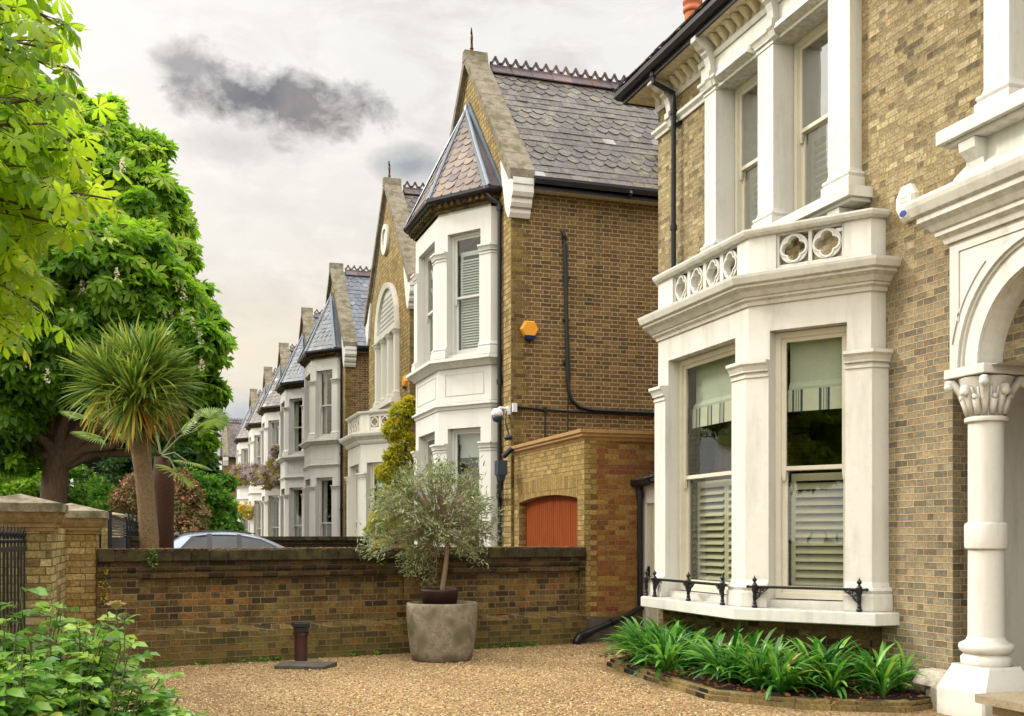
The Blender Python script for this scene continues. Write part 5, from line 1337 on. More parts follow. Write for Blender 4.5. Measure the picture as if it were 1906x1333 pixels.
m = MB(); m.tube([(PX-.0, PY, .66), (PX+.01, PY, .95), (PX+.05, PY+.01, 1.2), top, (PX+.08, PY, 1.75), (PX+.06, PY, 2.1)], [.042, .033, .031, .03, .02, .012], 10)
m.build('trunk', 'bark_olive', ol, smooth=True)
tw = MB(); tips = []
def grow(p, d, L, r, lvl):
    q = p+d*L*.5+Vector((random.uniform(-.03, .03), random.uniform(-.03, .03), random.uniform(-.02, .03))); e = q+(d+Vector((random.uniform(-.3, .3), random.uniform(-.3, .3), random.uniform(-.15, .2)))).normalized()*L*.5
    tw.tube([p, q, e], [r, r*.8, r*.6], 5, caps=False)
    tips.append((q, lvl)); tips.append((e, lvl))
    if lvl < 3:
        for _ in range(3 if lvl < 2 else 3):
            nd = (d+Vector((random.uniform(-1, 1), random.uniform(-1, 1), random.uniform(-.55, .75)))*.85).normalized()
            grow(e if random.random() < .7 else q, nd, L*.68, r*.58, lvl+1)
for k in range(13):
    an = k*2.4; st = top.lerp(Vector((PX+.07, PY, 2.0)), (k/13)); el = random.uniform(-.35, .8) if k < 7 else random.uniform(.1, 1.3)
    grow(st, Vector((math.cos(an), math.sin(an), el)).normalized(), random.uniform(.28, .36), .013, 0)
tips = [(p, l) for p, l in tips]
tw.build('branches', 'bark_olive', ol, smooth=True)
TO, TFO = simple_leaf(.22)
cp = []
for p, l in tips:
    if l >= 1: cp.append(p)
cp = np.array(cp)
# keep crown inside the clipped outline and let it lean left like the photo
ctr = np.array([PX-.02, PY, 2.02])
extra = []
for (px0, py0, rr, n) in ((800, 940, .5, 170), (740, 960, .34, 120), (860, 930, .33, 90), (720, 930, .22, 60), (830, 880, .2, 55), (700, 1010, .2, 60), (770, 1040, .2, 60), (870, 990, .28, 70), (790, 1000, .34, 110), (895, 935, .12, 24), (760, 895, .22, 60)):
    c = at(px0, py0, 14.0+RNG.random()*.3); P, D = ball(n, c, rr, .5); extra.append(P)
cp = np.concatenate([cp[RNG.random(len(cp)) < .5], np.concatenate(extra)])
NL = 7; P = np.repeat(cp, NL, 0)+RNG.normal(size=(len(cp)*NL, 3))*.045
tdir = nrm(cp-ctr+RNG.normal(size=cp.shape)*.3); d = nrm(np.repeat(tdir, NL, 0)+RNG.normal(size=P.shape)*.75+[0, 0, .12]); n_ = len(P)
V, F, r = scatter(TO, TFO, P, basis(d, nrm(RNG.normal(size=P.shape)+[0, 0, .6])), .072*(.6+.7*RNG.random(n_)), np.clip(np.repeat(RNG.random(len(cp)), NL)*.5+RNG.random(n_)*.5, 0, 1))
fastmesh('leaves', V, F, r, 'leaf_olive', ol)
# twigs carrying the outer sprays
tw = MB()
for p in cp[::4]:
    q = Vector(p); tw.tube([q, q.lerp(Vector(ctr)+Vector((0, 0, -.25)), .45)+Vector((0, 0, -.03)), q.lerp(Vector(ctr)+Vector((0, 0, -.3)), .8)], [.003, .005, .008], 4, caps=False)
tw.build('twigs', 'bark_olive', ol)

# ================================================================== FLOWER BED
KP = [(7.0, 8.36), (6.47, 8.2), (5.78, 8.58), (5.18, 9.41), (5.24, 10.9), (5.36, 12.3), (6.4, 13.0)]
be = thing('bed_edging', 'low brick edging curving round the strappy plants below the bay window', 'edging', (5.4, 10.4, 0))
m = MB(); m.mould(KP, [(-.085, -.02), (0.0, -.02), (0, .095), (-.085, .10)]); o_ = m.build('brick_edging', 'brick_edging', be, bevel=.012)
m = MB(); m.mould(KP, [(-.02, -.02), (0.04, -.02), (.035, .05), (-.02, .055)]); m.build('edging_foot', 'brick_edging', be)
m = MB(); inner = offset_path(KP, -.07); pl = inner+[(7.15, 13.3), (7.15, 8.4)]
m.face([(x, y, .085) for x, y in pl]); o_ = m.build('soil', 'soil'); o_['kind'] = 'structure'
lit = RNG.random((1500, 2)); 
pp = np.stack([5.3+lit[:, 0]*1.7, 8.4+lit[:, 1]*4.3, np.full(1500, .1)], 1)
pp = pp[(pp[:, 0] > 5.28+np.maximum(0, 9.3-pp[:, 1])*.75)]
V, F, r = scatter(*simple_leaf(.5), pp, basis(nrm(RNG.normal(size=pp.shape)*[1, 1, .3]), nrm(RNG.normal(size=pp.shape)*.5+[0, 0, 1])), .03+.05*RNG.random(len(pp)), RNG.random(len(pp)))
tag(fastmesh('leaf_litter', V, F, r, 'leaf_dead'), 'brown dead leaf litter on the soil among the strappy plants', 'leaf litter', None, 'stuff')
TS, TFS = strap(7, .075, 1.5, .16)
for i_ in range(8):   # blunt tips
    w_ = [.6, .8, .95, 1.05, 1.1, 1.05, .9, .25][i_]*.062/2; q_ = TS[i_*3+1]
    TS[i_*3] = (q_[0], w_, q_[2]+w_*.35); TS[i_*3+2] = (q_[0], -w_, q_[2]+w_*.35)
def agapanthus(x, y, n, L, label, g='strap-leaved clumps in the bed'):
    t = thing('agapanthus', label, 'plant', (x, y, .09), g); fans = max(4, n//14)
    fx = RNG.normal(size=(fans, 2))*.15
    n = int(n*1.7); idx = RNG.integers(0, fans, n); L = L*1.08; az = RNG.random(n)*6.283; el = R(34)+RNG.random(n)*R(52)
    d = np.stack([np.cos(az)*np.cos(el), np.sin(az)*np.cos(el), np.sin(el)], 1); out = np.concatenate([fx[idx]*1.8, np.zeros((n, 1))], 1); d = nrm(d+out)
    P = np.concatenate([fx[idx]+np.array([x, y]), np.full((n, 1), .09)], 1)+d*.02
    V, F, r = scatter(TS, TFS, P, basis(d, np.tile([0, 0, 1.], (n, 1))+RNG.normal(size=(n, 3))*.15), L*(.65+.5*RNG.random(n)), RNG.random(n)*.8+.2*(el > R(50)))
    V[:, 2] = np.maximum(V[:, 2], .1)
    fastmesh('leaves', V, F, r, 'leaf_agapanthus', t)
agapanthus(5.86, 12.2, 100, .50, 'strappy green clump at the far left end of the bed, beside the sloping waste pipe')
agapanthus(5.8, 11.7, 150, .56, 'tallest bright green strappy clump under the iron guard of the bay')
agapanthus(5.62, 11.1, 130, .54, 'bright strappy clump leaning over the left part of the brick edging')
agapanthus(5.72, 9.95, 130, .54, 'strappy clump at the inner corner below the corner of the bay sill')
agapanthus(5.75, 9.35, 110, .50, 'low spreading strappy clump in the middle of the bed, over dark brown soil')
agapanthus(6.28, 9.05, 120, .52, 'strappy clump right of the bare brown soil patch')
agapanthus(6.62, 8.72, 100, .46, 'rightmost dark green strappy clump, next to the white column pedestal')
m = MB(); m.extr([(6.78, 8.05, 0), (7.16, 8.05, 0), (7.16, 8.62, 0), (6.98, 8.5, 0)], (0, 0, .2)); m.taper(6.9, 7.16, 8.1, 8.6, .2, .34, .05); m.build('render_skirt', 'roughcast', h1)

# ================================================================== STREET BOUNDARY
def pillar(label, x0, x1, y0, y1, zt, mat='brick_pillar', grp='brick gate pillars along the pavement'):
    t = thing('gate_pillar', label, 'pillar', ((x0+x1)/2, (y0+y1)/2, 0), grp)
    m = MB(); m.box(x0, x1, y0, y1, 0, zt-.36); m.build('brick_shaft', mat, t)
    m = MB(); pa = [(x1, y1), (x1, y0), (x0, y0), (x0, y1), (x1, y1)]
    pr = [(-.01, zt-.37), (.012, zt-.36), (.012, zt-.33), (.03, zt-.32), (.03, zt-.29), (.05, zt-.27), (.075, zt-.22), (.08, zt-.17), (-.01, zt-.17)]
    cx, cy = (x0+x1)/2, (y0+y1)/2
    lv = [(q[0], q[1]) for q in pr]
    for (o0, z0), (o1, z1) in zip(lv[:-1], lv[1:]):
        A = [(x0-o0, y0-o0, z0), (x1+o0, y0-o0, z0), (x1+o0, y1+o0, z0), (x0-o0, y1+o0, z0)]; B = [(x0-o1, y0-o1, z1), (x1+o1, y0-o1, z1), (x1+o1, y1+o1, z1), (x0-o1, y1+o1, z1)]
        for i in range(4): m.face([A[i], A[(i+1) % 4], B[(i+1) % 4], B[i]], .5)
    m.build('cap_moulding', 'cap_stone_base', t)
    m = MB(); o = .11; z0, z1 = zt-.17, zt-.085
    A = [(x0-o, y0-o), (x1+o, y0-o), (x1+o, y1+o), (x0-o, y1+o)]
    for i in range(4): m.face([A[i]+(z0,), A[(i+1) % 4]+(z0,), A[(i+1) % 4]+(z1,), A[i]+(z1,)], .5); m.face([A[i]+(z1,), A[(i+1) % 4]+(z1,), (cx, cy, zt+.02)], .5)
    m.face([a+(z0,) for a in A], .5); m.build('capstone', 'cap_stone', t)
    return t
pillar('wide pale brick pillar with weathered stone cap at the left edge, railings joined to it', -1.62, -.985, 11.55, 12.15, 2.02)
pillar('narrower yellow brick pillar joined to the left end of the dark garden wall', -1.3, -.68, 13.85, 14.6, 2.0, 'brick_garage')
pillar('pale brick pillar behind the black gate, with a sloping mossy cap', -1.5, -.70, 24.2, 25.0, 2.16)
pillar('small farthest pale brick pillar next to the cordyline trunk', -1.2, -.42, 31.5, 32.2, 2.25)
m = MB(); m.box(-1.45, -1.02, 12.16, 13.84, 0, 1.7); m.build('x', 'brick_pillar').name = 'boundary_wall'
bw = bpy.data.objects['boundary_wall']; tag(bw, 'short yellow brick wall between the two near gate pillars', 'wall')
rl = thing('iron_railing', 'black spear-topped iron railings at the left edge of the drive', 'railing', (-1.22, 9.5, 0))
m = MB(); m.box(-1.24, -1.2, 5.0, 11.55, 1.475, 1.515); m.box(-1.24, -1.2, 5.0, 11.55, .22, .26); m.build('rail', 'black_iron', rl)
y = 11.47; k = 0
while y > 6.5:
    m = MB(); m.tube([(-1.22, y, .05), (-1.22, y, 1.58)], .011, 6); m.lathe([(.011, 1.545), (.022, 1.56), (.022, 1.575), (.011, 1.585), (.018, 1.62), (.02, 1.635), (.009, 1.66), (.001, 1.72)], -1.22, y, 8)
    m.build('spear_bar', 'black_iron', rl); y -= .25; k += 1
gt = thing('iron_gate', 'black iron gate with horizontal slats on top and a dark lower panel', 'gate', (-.6, 19.8, 0))
m = MB(); 
def gl(a, d, z): return (-.66+.0245*a*.7, 17.3+a, z)
class GF:
    def __call__(s, a, d, z): return (-.66+.017*a+d, 17.3+a, z)
gf = GF()
m.box(0, .07, -.03, .03, 0, 2.0, gf); m.box(5.3, 5.37, -.03, .03, 0, 2.0, gf); m.box(.07, 5.3, -.02, .02, 1.9, 1.95, gf); m.build('gate_frame', 'black_iron', gt)
m = MB()
for k in range(6): m.box(.07, 5.3, -.015, .015, 1.62+k*.047, 1.648+k*.047, gf)
m.build('slats', 'wood_frame_grey', gt)
m = MB(); m.box(.07, 5.3, -.01, .01, .05, 1.6, gf); m.build('panel', 'bin_plastic', gt)
gp = MB(); gp.box(-.72, -.66, 14.62, 14.68, 0, 1.97); gp.solo('gate_post', 'black_iron', 'thin black gate post against the yellow brick pillar', 'post')
rl = thing('iron_railing', 'tall black scrolled iron railings between the far gate pillars', 'railing', (-.6, 28, 0))
m = MB()
for k in range(14):
    y = 25.2+k*.45; x = -.66+.02*k
    m.tube([(x, y, 0), (x, y, 2.0 if k % 3 else 2.15)], .025, 6)
    if k % 2: m.tube([(x, y+.1*math.cos(t), 1.75+.1*math.sin(t)) for t in [j*math.pi/4 for j in range(9)]], .015, 5, caps=False)
m.tube([(-.66, 25.1, 1.6), (-.4, 31.4, 1.6)], .025, 6); m.build('bars', 'black_iron', rl)

for i, (y_, x1, z_, lb) in enumerate(((27.4, 5.2, 1.62, 'low dark brick wall behind the silver car, before the balcony bay'), (35.2, 5.9, 1.60, 'dark brick garden wall below the white bays farther down the street'))):
    t = thing('garden_wall', lb, 'wall', (2, y_, 0)); m = MB(); m.box(-.6, x1, y_, y_+.25, 0, z_-.1); m.box(-.6, x1, y_-.02, y_+.27, z_-.2, z_-.16); m.build('brick_face', 'brick_garden', t); m = MB(); m.box(-.62, x1, y_-.05, y_+.3, z_-.1, z_); m.build('coping', 'brick_coping', t)

# ================================================================== CAR
car = thing('parked_car', 'silver hatchback whose roof and side windows show above the garden wall', 'car', (2.4, 25.3, 0))
CX, CY = .12, 25.25; HWc = .88
# stations: x, belt z, roof z, half width at belt, half width at roof
ST_ = [(0.0, .95, .97, .80, .78), (.05, 1.18, 1.30, .84, .72), (.22, 1.24, 1.60, .86, .64), (.55, 1.25, 1.685, .88, .63), (1.1, 1.25, 1.72, .885, .64), (1.6, 1.235, 1.705, .885, .64), (2.05, 1.22, 1.64, .885, .62), (2.5, 1.21, 1.46, .885, .64), (2.95, 1.19, 1.22, .885, .80), (3.4, 1.13, 1.15, .88, .80), (4.0, 1.03, 1.05, .86, .78), (4.35, .85, .87, .80, .72), (4.45, .6, .62, .74, .7)]
def sect(x, zb, zr, hb, hr):
    return [(-hb*.96, .28), (-hb*1.0, .55), (-hb*1.015, .85), (-hb, zb), (-hr, zr-.035), (-hr*.82, zr-.004), (-hr*.4, zr+.012), (0, zr+.016), (hr*.4, zr+.012), (hr*.82, zr-.004), (hr, zr-.035), (hb, zb), (hb*1.015, .85), (hb, .55), (hb*.96, .28)]
m = MB(); rings = [[(CX+s_[0], CY+y, z) for y, z in sect(*s_)] for s_ in ST_]
for A, B in zip(rings[:-1], rings[1:]):
    for i in range(len(A)-1): m.face([A[i], A[i+1], B[i+1], B[i]], .5)
m.face(rings[0], .5); m.face(rings[-1], .5)
bd = m.build('body', 'car_paint', car, smooth=True); bm = bmesh.new(); bm.from_mesh(bd.data); bmesh.ops.remove_doubles(bm, verts=bm.verts, dist=.0005); bmesh.ops.recalc_face_normals(bm, faces=bm.faces); bm.to_mesh(bd.data); bm.free()
s2 = bd.modifiers.new('s', 'SUBSURF'); s2.levels = 1; s2.render_levels = 2
def beltpt(x, f, side):   # point on the glasshouse side at station x, f 0..1 belt to roof
    for (a, b) in zip(ST_[:-1], ST_[1:]):
        if a[0] <= x <= b[0]:
            t = (x-a[0])/(b[0]-a[0]); q = [a[k]+(b[k]-a[k])*t for k in range(5)]; zb, zr, hb, hr = q[1:]
            return (CX+x, CY+side*(hb+(hr-hb)*f+.012), zb+(zr-.035-zb)*f)
for side in (-1, 1):
    for nm, pts in (('rear_quarter_window', [(.38, .2), (.98, .12), (.98, .86), (.72, .8)]), ('rear_door_window', [(1.03, .12), (1.6, .12), (1.6, .88), (1.03, .88)]), ('front_door_window', [(1.68, .12), (2.85, .15), (2.45, .66), (2.1, .85), (1.68, .88)])):
        m = MB(); P = [beltpt(x, f, side) for x, f in pts]; m.face(P, .5); w_ = m.build(nm, 'glass_car', car)
    m = MB(); P = [beltpt(x, f, side) for x, f in [(.3, .1), (.95, .03), (1.64, .03), (2.95, .05), (2.5, .78), (2.1, .94), (1.64, .96), (.98, .96), (.62, .9)]]; P = [(a, b-side*.006, c) for a, b, c in P]; m.face(P, .5); m.build('window_surround', 'car_trim', car)
m = MB(); m.hull8([(CX+.0, CY-.6, 1.60), (CX+.0, CY+.6, 1.60), (CX+.35, CY+.6, 1.66), (CX+.35, CY-.6, 1.66), (CX-.02, CY-.6, 1.63), (CX-.02, CY+.6, 1.63), (CX+.35, CY+.6, 1.70), (CX+.35, CY-.6, 1.70)]); m.build('spoiler', 'car_paint', car)
m = MB(); m.hull8([(CX+.04, CY-.62, 1.28), (CX+.04, CY+.62, 1.28), (CX+.2, CY+.58, 1.57), (CX+.2, CY-.58, 1.57), (CX+.02, CY-.62, 1.3), (CX+.02, CY+.62, 1.3), (CX+.17, CY+.58, 1.59), (CX+.17, CY-.58, 1.59)]); m.build('rear_window', 'car_trim', car)
for side in (-1, 1):
    m = MB(); m.tube([(CX+.55, CY+side*.6, 1.73), (CX+1.3, CY+side*.6, 1.75), (CX+2.0, CY+side*.6, 1.68)], .014, 6); m.build('roof_rail', 'car_trim', car)
    for xw in (.85, 3.55):
        def wl(rad, w0, w1, nm, mt, par):
            m = MB(); N_ = 24; c = (CX+xw, .33)
            A = [(c[0]+rad*math.cos(k*2*math.pi/N_), CY+side*w0, c[1]+rad*math.sin(k*2*math.pi/N_)) for k in range(N_)]; m.extr(A, (0, side*(w1-w0), 0)); return m.build(nm, mt, par)
        wh = wl(.33, .7, .9, 'wheel', 'tyre', car); wl(.22, .88, .905, 'rim', 'rim', wh)
    for xa in (1.0, 1.64):
        m = MB(); P = [beltpt(x, f, side) for x, f in ((xa-.06, .0), (xa+.06, .0), (xa+.05, 1), (xa-.05, 1))]; P = [(a, b+side*.008, c) for a, b, c in P]; m.face(P, .5); m.build('door_pillar', 'car_trim', car)
    m = MB(); m.box(CX+2.45, CX+2.6, CY+side*.9, CY+side*1.08, 1.2, 1.32); m.build('wing_mirror', 'car_paint', car, bevel=.02)

# ================================================================== VEGETATION
def B(px, py, Y, r, w=1., flat=.85): 
    c = at(px, py, Y); rr = (r, r, r*flat) if not isinstance(r, tuple) else r
    return (np.array(c), rr, w)
def limb_mesh(name, base, blobs, r0, mat, parent, trunk_top, n=8, rtip=.03):
    m = MB(); b = Vector(base); tt = Vector(trunk_top)
    for (c, r, w) in blobs[:n]:
        c = Vector(c); mid = tt.lerp(c, .5)+Vector((random.uniform(-.3, .3), random.uniform(-.3, .3), -.25*(c-tt).length*.3))
        m.tube([tt-Vector((0, 0, .3)), tt.lerp(mid, .5)+Vector((0, 0, .1)), mid, c], [r0*.5, r0*.36, r0*.25, rtip], 7, caps=False)
        for _ in range(3):
            e = c+Vector((random.uniform(-1, 1)*r[0], random.uniform(-1, 1)*r[1], random.uniform(-.6, .9)*r[2]))*.8; m.tube([mid.lerp(c, .5), c.lerp(e, .5), e], [r0*.16, r0*.1, .015], 5, caps=False)
    return m.build(name, mat, parent, smooth=True)
def trunk_mesh(pts, rads, mat, parent, name='trunk'):
    m = MB(); m.tube(pts, rads, 16); o = m.build(name, mat, parent, smooth=True); return o

TC, TFC = palmate(6, .40, False, .38)
# big flowering chestnut on the pavement
random.seed(5)
tb = at(98, 1010, 32); tb.z = 0
ch = thing('chestnut_tree', 'huge flowering horse chestnut with cream candles, its thick trunk behind the left pillars', 'tree', tb)
tk = [tb, tb+Vector((0, 0, 2)), tb+Vector((.1, 0, 4)), tb+Vector((.35, .1, 6.5)), tb+Vector((.9, .2, 9))]
trunk_mesh(tk, [.55, .40, .37, .33, .2], 'bark', ch)
bl = [B(175, 262, 32, 1.15), B(235, 290, 32, 1.0), B(262, 375, 32, 1.1), B(215, 400, 32, 1.9), B(120, 360, 32, 2.4), B(60, 470, 31, 2.4), B(180, 520, 30.5, 2.2), B(280, 470, 31.5, 1.1), B(285, 560, 31, 1.35),
      B(345, 560, 32, .75), B(330, 640, 31, 1.2), B(385, 640, 32, .55), B(60, 640, 30.5, 2.0), B(190, 640, 31, 2.0), B(345, 720, 32, .95), B(300, 780, 32, .9), B(350, 800, 32.5, .7), B(10, 760, 30.5, 1.0), B(-120, 300, 32, 3.4), B(-130, 560, 31, 3.2), B(40, 250, 33, 2.0), B(150, 680, 31, .9), B(25, 845, 31, .6),
      B(205, 215, 32.5, .5), B(290, 300, 32.3, .55), B(310, 420, 32, .5), B(325, 500, 32, .5), B(395, 725, 32.3, .4), B(155, 195, 32.3, .42), B(265, 262, 32.3, .35), B(300, 345, 32.2, .32), B(318, 385, 32.2, .3), B(300, 465, 32, .35), B(345, 478, 32, .3), B(375, 585, 32, .32), B(405, 612, 32, .26), B(412, 640, 32, .22), B(372, 690, 32, .4), B(388, 770, 32, .35), B(372, 830, 32, .4), B(330, 455, 32.2, .3), B(210, 205, 32.3, .3), B(250, 700, 32, 1.4)]
limb_mesh('limbs', tb, bl, .5, 'bark', ch, tk[2], 24)
bl = [(c, r, (r[0]**2)*1.0) for c, r, w in bl]
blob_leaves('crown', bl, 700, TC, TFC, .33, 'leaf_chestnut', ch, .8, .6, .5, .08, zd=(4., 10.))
# flower candles
cs_ = []; m = MB()
for px, py in [(197, 452), (205, 458), (253, 460), (82, 480), (218, 525), (187, 528), (111, 545), (153, 548), (240, 537), (292, 525), (251, 565), (305, 595), (315, 592), (282, 592), (6, 700), (88, 713), (52, 685), (340, 600), (372, 645), (358, 615), (375, 690), (283, 470), (228, 320), (342, 560), (150, 470), (365, 790), (135, 600), (60, 560), (330, 545)]:
    p = at(px, py, 28.3+RNG.random()*.5)
    if px > 235: p = at(px, py, 30.0)
    m.tube([p, p+Vector((0, 0, .12)), p+Vector((.01, 0, .26)), p+Vector((.015, 0, .36))], [.05, .075, .045, .01], 6)
    cs_.append(p)
ca_ = np.array(cs_); P = np.repeat(ca_, 40, 0); t_ = RNG.random(len(P)); an = RNG.random(len(P))*6.283; rr = .085*(1-t_*.8)
P = P+np.stack([rr*np.cos(an), rr*np.sin(an), t_*.38], 1); n_ = len(P)
V, F, r = scatter(*simple_leaf(.8), P, basis(nrm(RNG.normal(size=(n_, 3))), nrm(RNG.normal(size=(n_, 3)))), np.full(n_, .065), RNG.random(n_))
fastmesh('flower_candles', V, F, r, 'leaf_flower', ch)

# dark tree behind
tb2 = at(178, 1010, 40); tb2.z = 0
dk = thing('dark_tree', 'dark shaded tree with a near black trunk seen behind the chestnut and the pillars', 'tree', tb2)
trunk_mesh([tb2, tb2+Vector((-.1, 0, 2)), tb2+Vector((-.3, 0, 4.5)), tb2+Vector((-.5, 0, 8))], [.62, .5, .55, .3], 'bark_dark', dk)
bl = [B(150, 800, 41, 1.7), B(60, 760, 42, 2.4), B(-60, 760, 42, 2.6), B(230, 820, 42, 1.4), B(260, 740, 42, 2.2), B(180, 620, 43, 4.0), B(20, 560, 43, 4), B(300, 850, 41, 1.1), B(350, 870, 40, .9), B(30, 870, 43, 1.6), B(-90, 880, 42, 1.8), B(330, 780, 42, 1.2)]
limb_mesh('limbs', tb2, bl, .4, 'bark_dark', dk, tb2+Vector((-.3, 0, 4.5)), 8)
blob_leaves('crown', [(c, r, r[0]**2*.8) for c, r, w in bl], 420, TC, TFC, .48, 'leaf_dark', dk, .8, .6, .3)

# hedges and bushes over the pillars
def bush(name, label, cat, blobs, n, T, TF, size, mat, stem='stem_green', group=None, rb=0., up=.7, z0=0):
    c = np.mean([b[0] for b in blobs], axis=0); t = thing(name, label, cat, (float(c[0]), float(c[1]), z0), group)
    m = MB()
    for (q, r, w) in blobs:
        for _ in range(3): m.tube([(c[0]+random.uniform(-.1, .1), c[1]+random.uniform(-.1, .1), z0), (q[0]*.5+c[0]*.5, q[1]*.5+c[1]*.5, q[2]*.6+z0*.4), tuple(q+RNG.normal(size=3)*np.array(r)*.4)], [.03, .02, .008], 5, caps=False)
    if stem: m.build('stems', stem, t)
    blob_leaves('leaves', blobs, n, T, TF, size, mat, t, up, .5, .2, rb); return t
bush('laurel_hedge', 'light green bush glimpsed between the two dark trunks over the pillars', 'bush', [B(150, 915, 33, .8), B(120, 940, 33, .6), B(200, 935, 31, .5)], 1500, T_, TF_, .14, 'leaf_acer', rb=.1)
bush('laurel_hedge', 'green hedge below the chestnut at the far left, above the widest pillar', 'hedge', [B(20, 920, 34, 1.1), B(-60, 900, 34, 1.2), B(50, 935, 33, .7)], 2600, T_, TF_, .16, 'leaf_chestnut')
bush('laurel_hedge', 'dark green hedge behind the black gate, left of the cordyline trunk', 'hedge', [B(215, 930, 36, 1.0), B(250, 900, 36, 1.2), B(240, 960, 35, .9), B(280, 880, 37, 1.0)], 2600, T_, TF_, .16, 'leaf_dark', rb=.25)
bush('photinia_bush', 'rounded bush with red-tinted young leaves behind the cordyline', 'bush', [B(325, 945, 28.5, 0.67), B(355, 965, 28.5, 0.49), B(300, 910, 28.5, 0.54), B(265, 915, 28.8, 0.58), B(345, 920, 28.5, 0.44), B(350, 1000, 28.1, 0.55), B(300, 980, 28.3, 0.65), B(235, 930, 29.1, 0.39), B(330, 895, 28.7, 0.36)], 2400, T_, TF_, .075, 'leaf_photinia')
bush('maple_tree', 'bright green layered tree at the end of the drives, left of the farthest house', 'tree', [B(405, 900, 34, .5, 1, .5), B(385, 930, 33, .7, 1, .6), B(410, 950, 34, .42, 1, .5), B(365, 905, 33, .6, 1, .6), B(395, 975, 33, .5), B(375, 960, 33, .6), B(345, 900, 34, .5)], 1500, T_, TF_, .15, 'leaf_acer')
bush('round_shrub', 'small bright green shrub against the far white house', 'shrub', [B(436, 960, 70, .55, 1, 1.6), B(436, 985, 70, .5)], 900, T_, TF_, .2, 'leaf_acer')
bush('distant_tree', 'hazy yellowish tree low on the horizon beyond the farthest house', 'tree', [B(390, 862, 150, 2.4), B(372, 868, 150, 2.2), B(402, 872, 150, 1.8), B(355, 880, 150, 3), B(330, 880, 150, 4)], 900, T_, TF_, .8, 'leaf_gold')
bush('distant_tree', 'pale far tree behind the roofs at the very end of the street', 'tree', [B(425, 925, 190, 5), B(400, 930, 190, 6), B(380, 930, 190, 7), B(300, 900, 190, 12), B(200, 880, 190, 14)], 1100, T_, TF_, 1.2, 'leaf_chestnut')

# cordyline
TS2, TFS2 = strap(6, .05, .55, .2)
def strapset(name, heads, n, L, mat, parent, elmin, elmax, curve_T=(TS2, TFS2), rb=0., pw=1.):
    Vs = []; Fs = []; Rs = []; off = 0
    for hcen, axis in heads:
        az = RNG.random(n)*6.283; el = R(elmin)+(RNG.random(n)**pw)*R(elmax-elmin); ax = nrm(np.array(axis, float))
        e1 = nrm(np.cross(ax, [0.3, .9, .1])); e2 = np.cross(ax, e1)
        d = (np.cos(az)*np.cos(el))[:, None]*e1+(np.sin(az)*np.cos(el))[:, None]*e2+np.sin(el)[:, None]*ax
        P = np.array(hcen)+d*.05+ax*(RNG.random((n, 1))-.5)*.15
        V, F, r = scatter(curve_T[0], curve_T[1], P, basis(d, np.tile([0, 0, 1.], (n, 1))+RNG.normal(size=(n, 3))*.25), L*(.75+.4*RNG.random(n)), np.clip(RNG.random(n)*.75+rb+.35*(el < R(-5))*RNG.random(n), 0, 1))
        Vs.append(V); Fs.append(F+off); Rs.append(r); off += len(V)
    return fastmesh(name, np.concatenate(Vs), np.concatenate(Fs), np.concatenate(Rs), mat, parent)
cb0 = at(278, 1015, 17.5); cb0.z = 0
co = thing('cordyline_palm', 'tall cordyline palm with a spiky round head, rising behind the garden wall', 'palm', cb0)
q = [cb0, at(278, 1000, 17.5), at(272, 930, 17.5), at(266, 870, 17.5), at(258, 805, 17.5)]
trunk_mesh(q, [.17, .15, .14, .145, .17], 'bark_palm', co)
hd = [(at(205, 720, 17.3), (-.5, -.2, .75)), (at(288, 722, 17.6), (.5, .1, .75)), (at(252, 690, 17.9), (0, .3, .9)), (at(250, 745, 17.1), (-.05, -.5, .7)), (at(240, 690, 17.8), (-.3, .4, .8)), (at(272, 700, 17.3), (.25, -.3, .9))]
m = MB()
for p, ax in hd: m.tube([q[-1]-Vector((0, 0, .15)), q[-1].lerp(p, .5), p], [.1, .07, .055], 8)
m.build('branches', 'bark_fibre', co)
strapset('leaves', hd, 260, .81, 'leaf_palm', co, -35, 88, pw=.95)
strapset('drooping_leaves', [(p, a) for p, a in hd[:4]], 70, .8, 'leaf_palm', co, -70, -20, rb=.35)
fl = []
for px, py in ((195, 790), (290, 790), (330, 770), (262, 690), (165, 650), (205, 645), (215, 780), (320, 800)):
    fl, D = ball(60, at(px, py, 17.2), (.12, .12, .16), .1); n_ = len(fl)
    V, F, r = scatter(*strap(2, .03, .6), fl, basis(nrm(RNG.normal(size=(n_, 3))+[0, 0, -1.]), nrm(RNG.normal(size=(n_, 3)))), .1+.15*RNG.random(n_), RNG.random(n_)*.6); fastmesh('dry_flower_stalk', V, F, r, 'leaf_dead', co)

